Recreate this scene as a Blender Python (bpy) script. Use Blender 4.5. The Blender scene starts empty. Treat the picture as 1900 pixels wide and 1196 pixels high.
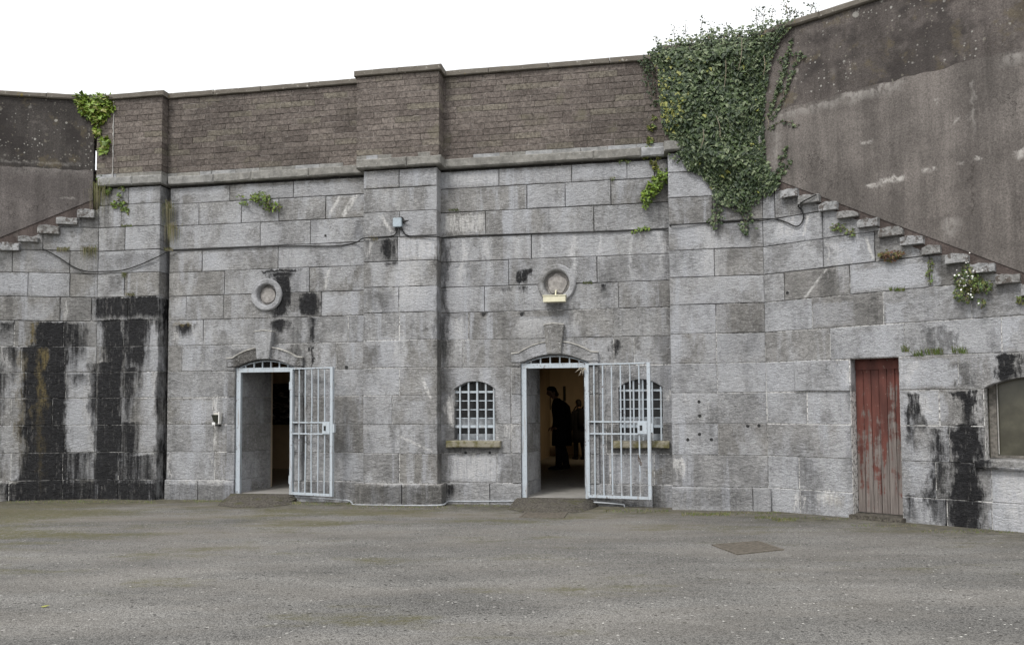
import bpy, bmesh, math, random
from mathutils import Vector, Matrix

random.seed(7)
SC = bpy.context.scene
COL = SC.collection
H = 1.62                                   # eye height above the yard

# ------------------------------------------------------------------ camera
F, CY, PITCH, ROLL = 1480.0, 682.58, 0.04607, -0.00622
cF = Vector((0, math.cos(PITCH), math.sin(PITCH)))
u0_ = Vector((0, -math.sin(PITCH), math.cos(PITCH)))
r0_ = Vector((1, 0, 0))
cR = r0_ * math.cos(ROLL) + u0_ * math.sin(ROLL)
cU = u0_ * math.cos(ROLL) - r0_ * math.sin(ROLL)
cam = bpy.data.cameras.new('camera')
cam.sensor_width = 36.0
cam.lens = F / 1900 * 36
cam.shift_y = (CY - 598) / 1900
cam.clip_start = 0.1
cam.clip_end = 2000
cam_o = bpy.data.objects.new('camera', cam)
COL.objects.link(cam_o)
M = Matrix((cR, cU, -cF)).transposed().to_4x4()
M.translation = Vector((0, 0, H))
cam_o.matrix_world = M
SC.camera = cam_o

# ------------------------------------------------------------------ sky, sun, exposure
wd = bpy.data.worlds.new('World')
SC.world = wd
wd.use_nodes = True
nt = wd.node_tree
nt.nodes.clear()
sky = nt.nodes.new('ShaderNodeTexSky')
sky.sky_type = 'NISHITA'
sky.sun_disc = False
sky.sun_elevation = math.radians(52)
sky.sun_rotation = math.radians(215)
sky.air_density = 1.0
sky.dust_density = 4.0
hs = nt.nodes.new('ShaderNodeHueSaturation')
hs.inputs['Saturation'].default_value = 0.16
bg = nt.nodes.new('ShaderNodeBackground')
bg.inputs['Strength'].default_value = 0.13
wo = nt.nodes.new('ShaderNodeOutputWorld')
nt.links.new(sky.outputs[0], hs.inputs['Color'])
ov = nt.nodes.new('ShaderNodeMix')             # even cloud deck over the clear-sky model
ov.data_type = 'RGBA'
ov.inputs[0].default_value = 0.78
ov.inputs[7].default_value = (7.6, 7.7, 7.85, 1)
nt.links.new(hs.outputs[0], ov.inputs[6])
nt.links.new(ov.outputs[2], bg.inputs['Color'])
nt.links.new(bg.outputs[0], wo.inputs[0])
sun = bpy.data.lights.new('sun', 'SUN')
sun.energy = 1.5
sun.angle = math.radians(14)
sun.color = (1, 0.97, 0.93)
sun_o = bpy.data.objects.new('sun', sun)
COL.objects.link(sun_o)
az, el = math.radians(215), math.radians(52)
sd = Vector((math.sin(az) * math.cos(el), math.cos(az) * math.cos(el), math.sin(el)))
sun_o.rotation_euler = (-sd).to_track_quat('-Z', 'Y').to_euler()
sun_o.location = (0, 0, 30)
SC.view_settings.view_transform = 'Standard'
SC.view_settings.look = 'None'
SC.view_settings.gamma = 1
SC.view_settings.use_curve_mapping = False
SC.view_settings.exposure = 0.52

# ------------------------------------------------------------------ wall planes  Y = a + bX
class Sec:
    def __init__(s, a, b):
        k = math.sqrt(1 + b * b)
        s.O = Vector((0, a, 0))
        s.t = Vector((1 / k, b / k, 0))
        s.n = Vector((b / k, -1 / k, 0))   # towards the yard
    def P(s, u, z, w=0.0):
        return s.O + s.t * u + s.n * w + Vector((0, 0, z))
    def uz(s, px, py, w=0.0):
        d = cR * ((px - 950) / F) + cU * ((CY - py) / F) + cF
        C = Vector((0, 0, H))
        k = (w - (C - s.O).dot(s.n)) / d.dot(s.n)
        Q = C + d * k
        return (Q - s.O).dot(s.t), Q.z
    def pt(s, px, py, w=0.0):
        u, z = s.uz(px, py, w)
        return s.P(u, z, w)
    def u(s, px, py=600, w=0.0):
        return s.uz(px, py, w)[0]
    def z(s, px, py, w=0.0):
        return s.uz(px, py, w)[1]
    def ux(s, X):
        return X / s.t.x

def ground_pt(px, py, z=0.0):
    d = cR * ((px - 950) / F) + cU * ((CY - py) / F) + cF
    k = (z - H) / d.z
    return Vector((0, 0, H)) + d * k
def project(P):
    d = P - Vector((0, 0, H))
    return 950 + F * d.dot(cR) / d.dot(cF), CY - F * d.dot(cU) / d.dot(cF)

SA0 = Sec(15.6946, 0.19267)
SA1 = Sec(12.9370, -0.17792)
SM = Sec(13.0923, -0.17792)
SD = Sec(12.8254, -0.17792)
SF = Sec(12.8505, -0.17792)
SG = Sec(15.5379, -0.87185)
XA = -7.4408                               # bend of the left flank
XG = 3.8728                                # bend of the right flank
J = [3.96, 3.6323, 3.2293, 2.8040, 2.3965, 1.9683, 1.5395, 1.0819, 0.6237, 0.1667, -0.3107, -0.7919, -1.2737, -1.75]
J = [j + H for j in J]                     # course joints, J[k] is the bottom of course k
ZC0, ZC1 = 3.96 + H, 4.12 + H              # cornice
ZT0, ZT1 = 5.54 + H, 5.64 + H              # coping

# ------------------------------------------------------------------ node helpers
class NT:
    def __init__(s, name):
        s.m = bpy.data.materials.new(name)
        s.m.use_nodes = True
        s.t = s.m.node_tree
        s.b = s.t.nodes['Principled BSDF']
    def new(s, typ, **kw):
        n = s.t.nodes.new(typ)
        for k, v in kw.items():
            setattr(n, k, v)
        return n
    def put(s, sock, v):
        if v is None:
            return
        if isinstance(v, bpy.types.NodeSocket):
            s.t.links.new(v, sock)
        else:
            if hasattr(sock.default_value, '__len__') and not hasattr(v, '__len__'):
                v = (v, v, v)
            if hasattr(sock.default_value, '__len__') and len(sock.default_value) == 4 and len(v) == 3:
                v = (*v, 1)
            sock.default_value = v
    def math(s, op, a, b=None, c=None, clamp=False):
        n = s.new('ShaderNodeMath', operation=op, use_clamp=clamp)
        s.put(n.inputs[0], a); s.put(n.inputs[1], b); s.put(n.inputs[2], c)
        return n.outputs[0]
    def vmath(s, op, a, b=None):
        n = s.new('ShaderNodeVectorMath', operation=op)
        s.put(n.inputs[0], a); s.put(n.inputs[1], b)
        return n.outputs[0]
    def pos(s):
        if not hasattr(s, '_g'):
            s._g = s.new('ShaderNodeNewGeometry')
        return s._g.outputs['Position']
    def xyz(s, v):
        n = s.new('ShaderNodeSeparateXYZ'); s.put(n.inputs[0], v)
        return n.outputs
    def comb(s, x, y, z):
        n = s.new('ShaderNodeCombineXYZ')
        s.put(n.inputs[0], x); s.put(n.inputs[1], y); s.put(n.inputs[2], z)
        return n.outputs[0]
    def rand(s):
        return s.new('ShaderNodeObjectInfo').outputs['Random']
    def noise(s, vec, scale, detail=3, rough=0.55, dist=0.0):
        n = s.new('ShaderNodeTexNoise')
        s.put(n.inputs['Vector'], vec)
        n.inputs['Scale'].default_value = scale
        n.inputs['Detail'].default_value = detail
        n.inputs['Roughness'].default_value = rough
        n.inputs['Distortion'].default_value = dist
        return n.outputs['Fac']
    def voro(s, vec, scale, out='Distance', rnd=1.0):
        n = s.new('ShaderNodeTexVoronoi')
        s.put(n.inputs['Vector'], vec)
        n.inputs['Scale'].default_value = scale
        n.inputs['Randomness'].default_value = rnd
        return n.outputs[out]
    def ramp(s, v, a, b, lo=0.0, hi=1.0, smooth=True):
        n = s.new('ShaderNodeMapRange', interpolation_type='SMOOTHSTEP' if smooth else 'LINEAR')
        s.put(n.inputs[0], v)
        n.inputs[1].default_value = a; n.inputs[2].default_value = b
        n.inputs[3].default_value = lo; n.inputs[4].default_value = hi
        return n.outputs[0]
    def mix(s, f, a, b, mode='MIX'):
        n = s.new('ShaderNodeMix', data_type='RGBA', blend_type=mode, clamp_factor=True)
        s.put(n.inputs[0], f); s.put(n.inputs[6], a); s.put(n.inputs[7], b)
        return n.outputs[2]
    def scale(s, col, f):
        return s.mix(1.0, col, s.comb(f, f, f), 'MULTIPLY')
    def bump(s, h, strength=0.5, dist=0.01, normal=None):
        n = s.new('ShaderNodeBump')
        n.inputs['Strength'].default_value = strength
        n.inputs['Distance'].default_value = dist
        s.put(n.inputs['Height'], h)
        if normal is not None:
            s.put(n.inputs['Normal'], normal)
        return n.outputs[0]
    def done(s, col, rough=0.85, normal=None, metal=0.0, spec=0.3):
        s.put(s.b.inputs['Base Color'], col)
        s.put(s.b.inputs['Roughness'], rough)
        s.put(s.b.inputs['Metallic'], metal)
        s.put(s.b.inputs['Specular IOR Level'], spec)
        if normal is not None:
            s.put(s.b.inputs['Normal'], normal)
        return s.m

# reusable group: a wall mark (drip, streak, patch) with its own outline, in metres on the wall
def make_mark_group():
    g = bpy.data.node_groups.new('wall_mark', 'ShaderNodeTree')
    for nm in ('X', 'Z', 'C', 'HW', 'Z0', 'Z1', 'SX', 'ST', 'SB', 'Str'):
        g.interface.new_socket(nm, in_out='INPUT', socket_type='NodeSocketFloat')
    g.interface.new_socket('Mask', in_out='OUTPUT', socket_type='NodeSocketFloat')
    gi = g.nodes.new('NodeGroupInput'); go = g.nodes.new('NodeGroupOutput')
    def mm(op, a, b=None, clamp=False):
        n = g.nodes.new('ShaderNodeMath'); n.operation = op; n.use_clamp = clamp
        for i, v in enumerate((a, b)):
            if v is None: continue
            if isinstance(v, (int, float)): n.inputs[i].default_value = v
            else: g.links.new(v, n.inputs[i])
        return n.outputs[0]
    I = gi.outputs
    dx = mm('ABSOLUTE', mm('SUBTRACT', I['X'], I['C']))
    mx = mm('DIVIDE', mm('SUBTRACT', I['HW'], dx), I['SX'], True)
    mt = mm('DIVIDE', mm('SUBTRACT', I['Z1'], I['Z']), I['ST'], True)
    mb = mm('DIVIDE', mm('SUBTRACT', I['Z'], I['Z0']), I['SB'], True)
    g.links.new(mm('MULTIPLY', mm('MULTIPLY', mm('MULTIPLY', mx, mt), mb), I['Str']), go.inputs[0])
    return g
MARK = make_mark_group()

def marks(T, sec, lst, X, Z, X0=None):
    """lst: (px0, px1, py0, py1, strength, side softness px, bottom fade px)"""
    out = None
    Zt = T.xyz(T.pos())[2]
    for e in lst:
        x0, x1, y0, y1, st, sx, sb = e[:7]
        sh = e[7] if len(e) > 7 else 0
        a = sec.pt(x0, (y0 + y1) / 2); b = sec.pt(x1, (y0 + y1) / 2)
        zt = sec.z((x0 + x1) / 2, y0); zb = sec.z((x0 + x1) / 2, y1)
        pxm = abs(b.x - a.x) / max(1e-6, (x1 - x0))
        n = T.new('ShaderNodeGroup'); n.node_tree = MARK
        Xi = T.math('ADD', X, T.math('MULTIPLY', T.math('SUBTRACT', Z, (zt + zb) / 2), sh)) if sh else X
        if sh and X0 is not None:
            Xi = T.math('ADD', X0, T.math('MULTIPLY', T.math('SUBTRACT', Zt, (zt + zb) / 2), sh))
        T.put(n.inputs['X'], Xi); T.put(n.inputs['Z'], Z)
        for k, v in dict(C=(a.x + b.x) / 2, HW=abs(b.x - a.x) / 2 + sx * pxm * 0.5, Z0=zb, Z1=zt, SX=max(0.006, sx * pxm),
                         ST=0.03, SB=max(0.02, sb * 0.0092), Str=st).items():
            n.inputs[k].default_value = v
        out = n.outputs[0] if out is None else T.math('MAXIMUM', out, n.outputs[0])
    return out if out is not None else 0.0

STONE_MATS = {}
def stone_mat(name, sec, dark=(), white=(), ochre=(), grey=(), pale=(), tintA=(.222, .215, .203), tintB=(.30, .301, .305), streak=0.75, dk_gain=1.0):
    T = NT(name)
    p = T.pos(); x, y, z = T.xyz(p)[0], T.xyz(p)[1], T.xyz(p)[2]
    r = T.rand()
    r2 = T.math('FRACT', T.math('MULTIPLY', r, 17.31))
    r3 = T.math('FRACT', T.math('MULTIPLY', r, 41.77))
    po = T.vmath('ADD', p, T.comb(T.math('MULTIPLY', r, 31.0), T.math('MULTIPLY', r2, 23.0), T.math('MULTIPLY', r3, 11.0)))
    col = T.mix(r, tintA, tintB)
    big = T.noise(po, 1.9, 5, 0.6)
    col = T.scale(col, T.ramp(big, 0.3, 0.72, 0.78, 1.22))
    med = T.noise(T.vmath('MULTIPLY', po, (1.0, 1.0, 1.7)), 13.0, 6, 0.7, 0.5)
    col = T.scale(col, T.ramp(med, 0.32, 0.68, 0.78, 1.22))
    # pale crusty mottling that runs on some of the stones only
    crust = T.ramp(T.noise(po, 24.0, 5, 0.7, 1.2), 0.53, 0.64)
    crust = T.math('MULTIPLY', crust, T.ramp(r2, 0.35, 0.9, 0.0, 0.8))
    col = T.mix(crust, col, (.42, .415, .405))
    fine = T.noise(p, 62.0, 4, 0.8)
    col = T.scale(col, T.ramp(fine, 0.32, 0.70, 0.80, 1.20))
    # pale lime bloom in broad soft-edged patches, different on every stone
    bl = T.noise(T.vmath('MULTIPLY', po, (1.0, 1.0, .45)), 2.0, 5, 0.6, 0.5)
    bl = T.math('ADD', bl, T.math('MULTIPLY', T.math('SUBTRACT', r3, .5), .16))
    bl = T.math('ADD', bl, T.math('MULTIPLY', T.math('SUBTRACT', med, .5), .22))
    col = T.mix(T.ramp(bl, 0.46, 0.64, 0.0, 0.55), col, T.mix(T.ramp(fine, .3, .7), (.37, .378, .398), (.55, .557, .58)))
    col = T.mix(T.ramp(bl, 0.42, 0.28, 0.0, 0.4), col, T.scale(col, 0.6))
    # run-off: long vertical bands, broken a little at the joints
    xs = T.math('ADD', x, T.math('MULTIPLY', r3, 0.16))
    sv = T.comb(T.math('MULTIPLY', xs, 4.6), T.math('MULTIPLY', y, 2.0), T.math('MULTIPLY', z, 0.34))
    band = T.noise(sv, 1.0, 5, 0.62)
    edge = T.math('MULTIPLY', T.math('SUBTRACT', med, 0.5), 0.16)
    lite = T.math('MULTIPLY', T.ramp(T.math('ADD', band, edge), 0.50, 0.66), streak)
    lite = T.math('MULTIPLY', lite, T.ramp(T.noise(p, 1.1, 3), 0.34, 0.58))
    col = T.mix(lite, col, T.mix(T.ramp(fine, 0.3, 0.7), (.31, .32, .345), (.52, .53, .56)))
    dk = T.ramp(T.math('ADD', band, edge), 0.47, 0.32, 0.0, 0.6)
    dk = T.math('MULTIPLY', dk, T.ramp(T.noise(p, 0.9, 3), 0.38, 0.6))
    col = T.mix(dk, col, T.scale(col, 0.42))
    # marks with outlines of their own
    nx = T.noise(T.comb(T.math('MULTIPLY', x, 10), T.math('MULTIPLY', y, 10), T.math('MULTIPLY', z, 3.6)), 1.0, 6, 0.72)
    wob = T.math('MULTIPLY', T.math('SUBTRACT', nx, 0.5), 0.40)
    nw = T.noise(T.comb(T.math('MULTIPLY', x, 2.5), T.math('MULTIPLY', y, 2.5), T.math('MULTIPLY', z, 2.0)), 1.0, 3, 0.6)
    wob = T.math('ADD', wob, T.math('MULTIPLY', T.math('SUBTRACT', nw, 0.5), 0.36))
    wob = T.math('ADD', wob, T.math('MULTIPLY', T.math('SUBTRACT', r3, 0.5), 0.035))
    X = T.math('ADD', x, wob)
    Z = T.math('ADD', z, T.math('MULTIPLY', T.math('SUBTRACT', T.noise(T.comb(T.math('MULTIPLY', x, 22), T.math('MULTIPLY', y, 22), T.math('MULTIPLY', z, 3)), 1.0, 3), 0.5), 0.22))
    Zs = T.math('ADD', z, T.math('ADD', T.math('MULTIPLY', T.math('SUBTRACT', fine, 0.5), 0.03), T.math('MULTIPLY', T.math('SUBTRACT', nx, 0.5), 0.16)))
    breakup = T.noise(T.comb(T.math('MULTIPLY', x, 26), T.math('MULTIPLY', y, 26), T.math('MULTIPLY', z, 9)), 1.0, 6, 0.75)
    drip = T.noise(T.comb(T.math('MULTIPLY', x, 17), T.math('MULTIPLY', y, 17), T.math('MULTIPLY', z, 1.6)), 1.0, 5, 0.7)
    if grey:
        g = marks(T, sec, grey, X, Zs)
        g = T.math('MULTIPLY', g, T.ramp(T.math('ADD', T.math('MULTIPLY', breakup, .5), T.math('MULTIPLY', drip, .5)), 0.3, 0.56, 0.35, 1.0))
        col = T.mix(g, col, T.scale(col, 0.26))
    if pale:
        w = marks(T, sec, pale, X, Zs)
        w = T.math('MULTIPLY', w, T.ramp(T.math('ADD', T.math('MULTIPLY', med, .4), T.math('MULTIPLY', drip, .6)), 0.28, 0.55, .35, 1.0))
        col = T.mix(w, col, T.mix(T.ramp(fine, .3, .7), (.36, .37, .395), (.53, .54, .57)))
    if white:
        w = marks(T, sec, white, X, Z, T.math('ADD', x, T.math('MULTIPLY', T.math('SUBTRACT', med, 0.5), 0.05)))
        w = T.math('MULTIPLY', w, T.ramp(T.math('ADD', T.math('MULTIPLY', breakup, .55), T.math('MULTIPLY', drip, .45)), 0.38, 0.56))
        col = T.mix(w, col, (.62, .61, .595))
    rough = 0.85
    if dark:
        d0 = marks(T, sec, [(e[0], e[1], e[2], e[3], e[4] * dk_gain, e[5] * 2.2, e[6] * 2.0) for e in dark], X, Zs)
        run = T.noise(T.comb(T.math('MULTIPLY', x, 11), T.math('MULTIPLY', y, 11), T.math('MULTIPLY', z, .55)), 1.0, 6, 0.72)
        bb = T.math('ADD', T.math('MULTIPLY', T.math('SUBTRACT', breakup, 0.5), 0.9), T.math('MULTIPLY', T.math('SUBTRACT', run, 0.5), 1.9))
        col = T.mix(T.math('MULTIPLY', T.ramp(T.math('ADD', d0, T.math('MULTIPLY', bb, .5)), 0.0, 0.45, 0.0, 0.75), T.ramp(d0, .0, .12)), col, T.scale(col, 0.30))
        d = T.math('MULTIPLY', T.ramp(T.math('ADD', d0, bb), 0.30, 0.78), T.ramp(d0, .02, .2))
        tex = T.math('ADD', T.math('MULTIPLY', fine, .45), T.math('MULTIPLY', med, .55))
        blk = T.mix(T.ramp(tex, 0.40, 0.62), (.006, .006, .007), (.026, .026, .028))
        blk = T.mix(T.ramp(T.math('ADD', T.math('MULTIPLY', breakup, .6), T.math('MULTIPLY', drip, .4)), 0.54, 0.64, 0, .7), blk, (.135, .13, .125))
        col = T.mix(d, col, blk)
        rough = T.math('SUBTRACT', 0.85, T.math('MULTIPLY', d, 0.12))
    if ochre:
        o = marks(T, sec, ochre, X, Z)
        o = T.math('MULTIPLY', o, T.ramp(T.math('ADD', T.math('MULTIPLY', breakup, .5), T.math('MULTIPLY', drip, .5)), 0.36, 0.58))
        col = T.mix(o, col, (.16, .125, .055))
    # tooled, weathered face
    hv = T.vmath('MULTIPLY', po, (1.0, 1.0, 1.9))
    h1 = T.noise(hv, 16.0, 6, 0.68, 0.4)
    h2 = T.noise(po, 55.0, 4, 0.7)
    pit = T.ramp(T.voro(po, 34.0), 0.05, 0.2)
    h = T.math('ADD', T.math('ADD', T.math('MULTIPLY', h1, 1.0), T.math('MULTIPLY', h2, 0.45)), T.math('MULTIPLY', pit, 0.12))
    return T.done(col, rough, T.bump(h, 0.95, 0.036), spec=0.25)

# ------------------------------------------------------------------ object helpers
def link_mesh(name, verts, faces, mats, parent=None, loc=None, smooth=False, fmat=None):
    """one mesh object; vertices in world space, origin at loc (or their middle)"""
    if loc is None:
        mn = [min(v[i] for v in verts) for i in range(3)]; mx = [max(v[i] for v in verts) for i in range(3)]
        loc = Vector([(a + b) / 2 for a, b in zip(mn, mx)])
    loc = Vector(loc)
    me = bpy.data.meshes.new(name)
    me.from_pydata([tuple(Vector(v) - loc) for v in verts], [], faces)
    for m in (mats if isinstance(mats, (list, tuple)) else [mats]):
        me.materials.append(m)
    if fmat:
        me.polygons.foreach_set('material_index', fmat)
    if smooth:
        me.polygons.foreach_set('use_smooth', [True] * len(me.polygons))
    me.update()
    o = bpy.data.objects.new(name, me)
    COL.objects.link(o)
    place(o, loc, parent)
    return o
def world_loc(o):
    return Vector(o.get('wl', (0, 0, 0)))
def place(o, loc, parent):
    o['wl'] = tuple(loc)
    if parent is not None:
        o.parent = parent
        o.location = Vector(loc) - world_loc(parent)
    else:
        o.location = loc
def thing(name, label, cat, loc, group=None):
    o = bpy.data.objects.new(name, None)
    o.empty_display_size = 0.2
    COL.objects.link(o)
    place(o, loc, None)
    return tag(o, label, cat, group)
def tag(o, label, cat, group=None):
    o['label'] = label; o['category'] = cat
    if group: o['group'] = group
    return o
def structure(o):
    o['kind'] = 'structure'
    return o

class MB:
    """collects shapes, builds ONE mesh"""
    def __init__(s): s.v = []; s.f = []; s.m = []
    def add(s, vs, fs, mi=0):
        k = len(s.v); s.v += [Vector(v) for v in vs]; s.f += [tuple(i + k for i in f) for f in fs]; s.m += [mi] * len(fs)
    def box(s, c, ax, ay, az, mi=0):
        """c centre, ax ay az half-extent vectors"""
        c = Vector(c); vs = []
        for i in (-1, 1):
            for j in (-1, 1):
                for k in (-1, 1):
                    vs.append(c + ax * i + ay * j + az * k)
        fs = [(0, 1, 3, 2), (4, 6, 7, 5), (0, 4, 5, 1), (2, 3, 7, 6), (0, 2, 6, 4), (1, 5, 7, 3)]
        if ax.cross(ay).dot(az) < 0: fs = [f[::-1] for f in fs]
        s.add(vs, fs, mi)
    def sbox(s, sec, u0, u1, z0, z1, w0, w1, mi=0):
        c = sec.P((u0 + u1) / 2, (z0 + z1) / 2, (w0 + w1) / 2)
        s.box(c, sec.t * ((u1 - u0) / 2), sec.n * ((w1 - w0) / 2), Vector((0, 0, (z1 - z0) / 2)), mi)
    def tube(s, pts, r, seg=8, mi=0, caps=True):
        pts = [Vector(p) for p in pts]; n = len(pts); vs = []
        rr = r if hasattr(r, '__len__') else [r] * n
        prev = None
        for i, p in enumerate(pts):
            d = (pts[min(i + 1, n - 1)] - pts[max(i - 1, 0)]).normalized()
            a = prev if prev is not None else (Vector((0, 0, 1)) if abs(d.z) < 0.9 else Vector((1, 0, 0)))
            a = (a - d * a.dot(d)).normalized(); b = d.cross(a); prev = a
            for k in range(seg):
                q = 2 * math.pi * k / seg
                vs.append(p + (a * math.cos(q) + b * math.sin(q)) * rr[i])
        fs = []
        for i in range(n - 1):
            for k in range(seg):
                k2 = (k + 1) % seg
                fs.append((i * seg + k, i * seg + k2, (i + 1) * seg + k2, (i + 1) * seg + k))
        if caps:
            fs.append(tuple(range(seg))[::-1]); fs.append(tuple((n - 1) * seg + k for k in range(seg)))
        s.add(vs, fs, mi)
    def prism(s, sec, outline, w0, w1, mi=0):
        """outline (u,z) counter-clockwise seen from the yard, extruded from w0 (back) to w1 (front)"""
        n = len(outline)
        vs = [sec.P(u, z, w1) for u, z in outline] + [sec.P(u, z, w0) for u, z in outline]
        fs = [tuple(range(n)), tuple(range(2 * n - 1, n - 1, -1))]
        for i in range(n):
            j = (i + 1) % n
            fs.append((j, i, n + i, n + j))
        s.add(vs, fs, mi)
    def build(s, name, mats, parent=None, loc=None, smooth=False):
        return link_mesh(name, s.v, s.f, mats, parent, loc, smooth, s.m if any(s.m) else None)

def clip(poly, p, q):
    """keep the part of poly on the left of p->q"""
    out = []
    d = (q[0] - p[0], q[1] - p[1])
    side = lambda a: d[0] * (a[1] - p[1]) - d[1] * (a[0] - p[0])
    for i in range(len(poly)):
        a, b = poly[i], poly[(i + 1) % len(poly)]
        sa, sb = side(a), side(b)
        if sa >= 0: out.append(a)
        if sa * sb < 0:
            k = sa / (sa - sb)
            out.append((a[0] + (b[0] - a[0]) * k, a[1] + (b[1] - a[1]) * k))
    return out
def area(poly):
    return 0.5 * sum(poly[i][0] * poly[(i + 1) % len(poly)][1] - poly[(i + 1) % len(poly)][0] * poly[i][1] for i in range(len(poly)))

def stone(sec, outline, mat, parent, name='stone', proud=None, depth=0.12, ch=0.007, jit=0.004, cut=None, rough=True):
    """one block: a slightly uneven outline, a chamfered arris and a face set a little proud or back"""
    if cut:
        outline = clip(outline, *cut)
        if len(outline) < 3 or area(outline) < 0.004: return None
    pts = []
    n = len(outline)
    for i in range(n):
        a, b = outline[i], outline[(i + 1) % n]
        L = math.hypot(b[0] - a[0], b[1] - a[1])
        if L < 1e-4: continue
        pts.append((a[0] + random.uniform(-jit, jit) * .6, a[1] + random.uniform(-jit, jit) * .6))
        if rough and L > 0.22:
            k = max(1, min(3, int(L / 0.3)))
            for q in range(k):
                f = (q + 1) / (k + 1) + random.uniform(-.12, .12) / k
                nx, nz = (b[1] - a[1]) / L, -(b[0] - a[0]) / L
                o = random.uniform(-jit, jit * 0.5)
                pts.append((a[0] + (b[0] - a[0]) * f + nx * o, a[1] + (b[1] - a[1]) * f + nz * o))
    n = len(pts)
    ins = []
    for i in range(n):
        a, b, c = pts[i - 1], pts[i], pts[(i + 1) % n]
        def nrm(p, q):
            L = math.hypot(q[0] - p[0], q[1] - p[1]) or 1e-6
            return (-(q[1] - p[1]) / L, (q[0] - p[0]) / L)
        n1, n2 = nrm(a, b), nrm(b, c)
        m = (n1[0] + n2[0], n1[1] + n2[1]); L2 = m[0] ** 2 + m[1] ** 2
        if L2 < 0.2: ins.append(b); continue
        k = min(2.0, 2 / L2) * ch * random.uniform(.6, 1.5)
        ins.append((b[0] + m[0] * k, b[1] + m[1] * k))
    if proud is None: proud = random.uniform(-0.001, 0.010)
    us = [p[0] for p in pts]; zs = [p[1] for p in pts]
    cu, cz = (min(us) + max(us)) / 2, (min(zs) + max(zs)) / 2
    tu, tz = random.uniform(-.004, .004), random.uniform(-.008, .008)
    W = lambda u, z: proud + tu * (u - cu) + tz * (z - cz)
    vs = [sec.P(u, z, W(u, z)) for u, z in ins] + [sec.P(u, z, W(u, z) - ch * 1.1) for u, z in pts] + [sec.P(u, z, -depth) for u, z in pts]
    fs = [tuple(range(n))]
    for k in (0, n):
        for i in range(n):
            j = (i + 1) % n
            fs.append((k + j, k + i, k + n + i, k + n + j))
    return link_mesh(name, vs, fs, mat, parent, sec.P(cu, cz, 0))

G_ = 0.004                                 # half a joint
def rect(u0, u1, z0, z1, g=G_):
    return [(u0 + g, z0 + g), (u1 - g, z0 + g), (u1 - g, z1 - g), (u0 + g, z1 - g)]
def arch_pts(u0, u1, zs, zc, n=9):
    """segmental arch from (u0, zs) over the crown zc to (u1, zs)"""
    hw = (u1 - u0) / 2; rise = zc - zs; R = (hw * hw + rise * rise) / (2 * rise); cu = (u0 + u1) / 2; cz = zc - R
    a = math.asin(min(1, hw / R))
    return [(cu + R * math.sin(q), cz + R * math.cos(q)) for q in [-a + 2 * a * i / (n - 1) for i in range(n)]]
def course(sec, k, us, mat, parent, name='stone', proud=None, depth=0.12, cut=None, ztop=None, zbot=None):
    if k == 1 and ztop is None: ztop = ZC0 - .02  # gap under the cornice shows dark mortar, deepening its shadow line
    zt, zb = (J[k - 1] if ztop is None else ztop), (J[k] if zbot is None else zbot)
    for a, b in zip(us[:-1], us[1:]):
        stone(sec, rect(a, b, zb, zt), mat, parent, name, proud, depth, cut=cut)

# ------------------------------------------------------------------ materials
class Two:
    """picks the left flank's facet by picture column (for the marks)"""
    def __init__(s, a, b, px): s.a, s.b, s.x = a, b, px
    def pt(s, px, py): return (s.a if px < s.x else s.b).pt(px, py)
    def z(s, px, py): return (s.a if px < s.x else s.b).z(px, py)
LA, LG = Two(SA0, SA1, 177), Two(SF, SG, 1422)

M_A = stone_mat('limestone_left_flank', LA, dk_gain=1.2, pale=[(-20, 62, 505, 546, .6, 20, 8), (60, 112, 466, 502, .4, 20, 8), (122, 166, 640, 692, .5, 12, 10), (122, 168, 738, 842, .55, 14, 16), (210, 290, 346, 376, .4, 20, 6), (258, 290, 600, 690, .4, 12, 20), (262, 290, 740, 840, .4, 12, 20)],
    dark=[(64, 121, 596, 926, 1, 12, 1), (44, 70, 640, 926, .95, 12, 1), (-2, 16, 597, 640, .8, 12, 16), (18, 34, 640, 720, .75, 10, 30), (122, 150, 598, 705, .8, 14, 40),
          (132, 160, 692, 730, .65, 16, 20), (0, 12, 690, 750, .65, 12, 20), (-60, -8, 640, 926, .9, 16, 20),
          (183, 293, 550, 594, .82, 10, 8), (194, 230, 590, 700, 1, 12, 20), (234, 270, 590, 700, .95, 14, 20), (178, 226, 670, 926, 1, 14, 1), (230, 257, 680, 810, .85, 14, 60), (224, 252, 780, 926, .7, 16, 1),
          (220, 288, 842, 926, .55, 18, 1), (118, 168, 838, 926, .58, 16, 1), (10, 293, 892, 928, .68, 12, 1), (294, 315, 550, 640, 1, 6, 30), (297, 315, 615, 925, .7, 10, 10)],
    white=[(117, 121, 560, 690, .8, 5, 30), (228, 233, 545, 690, .8, 5, 30), (163, 168, 690, 890, .6, 6, 30), (200, 206, 840, 862, .9, 4, 12), (48, 58, 690, 790, .35, 8, 40),
           (16, 24, 893, 906, .9, 5, 8), (5, 12, 640, 690, .5, 8, 20), (292, 294, 840, 890, .6, 4, 10), (240, 256, 700, 735, .35, 4, 10, -.5), (285, 292, 690, 735, .5, 4, 10)],
    ochre=[(68, 82, 643, 800, .9, 9, 60), (56, 66, 596, 642, .8, 6, 8), (30, 47, 650, 890, .4, 12, 100), (70, 80, 790, 925, .35, 10, 80)],
    grey=[(170, 293, 470, 505, .35, 20, 10), (200, 230, 510, 548, .4, 14, 10), (98, 112, 551, 595, .45, 10, 10), (294, 316, 350, 550, .25, 8, 30)])
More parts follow.
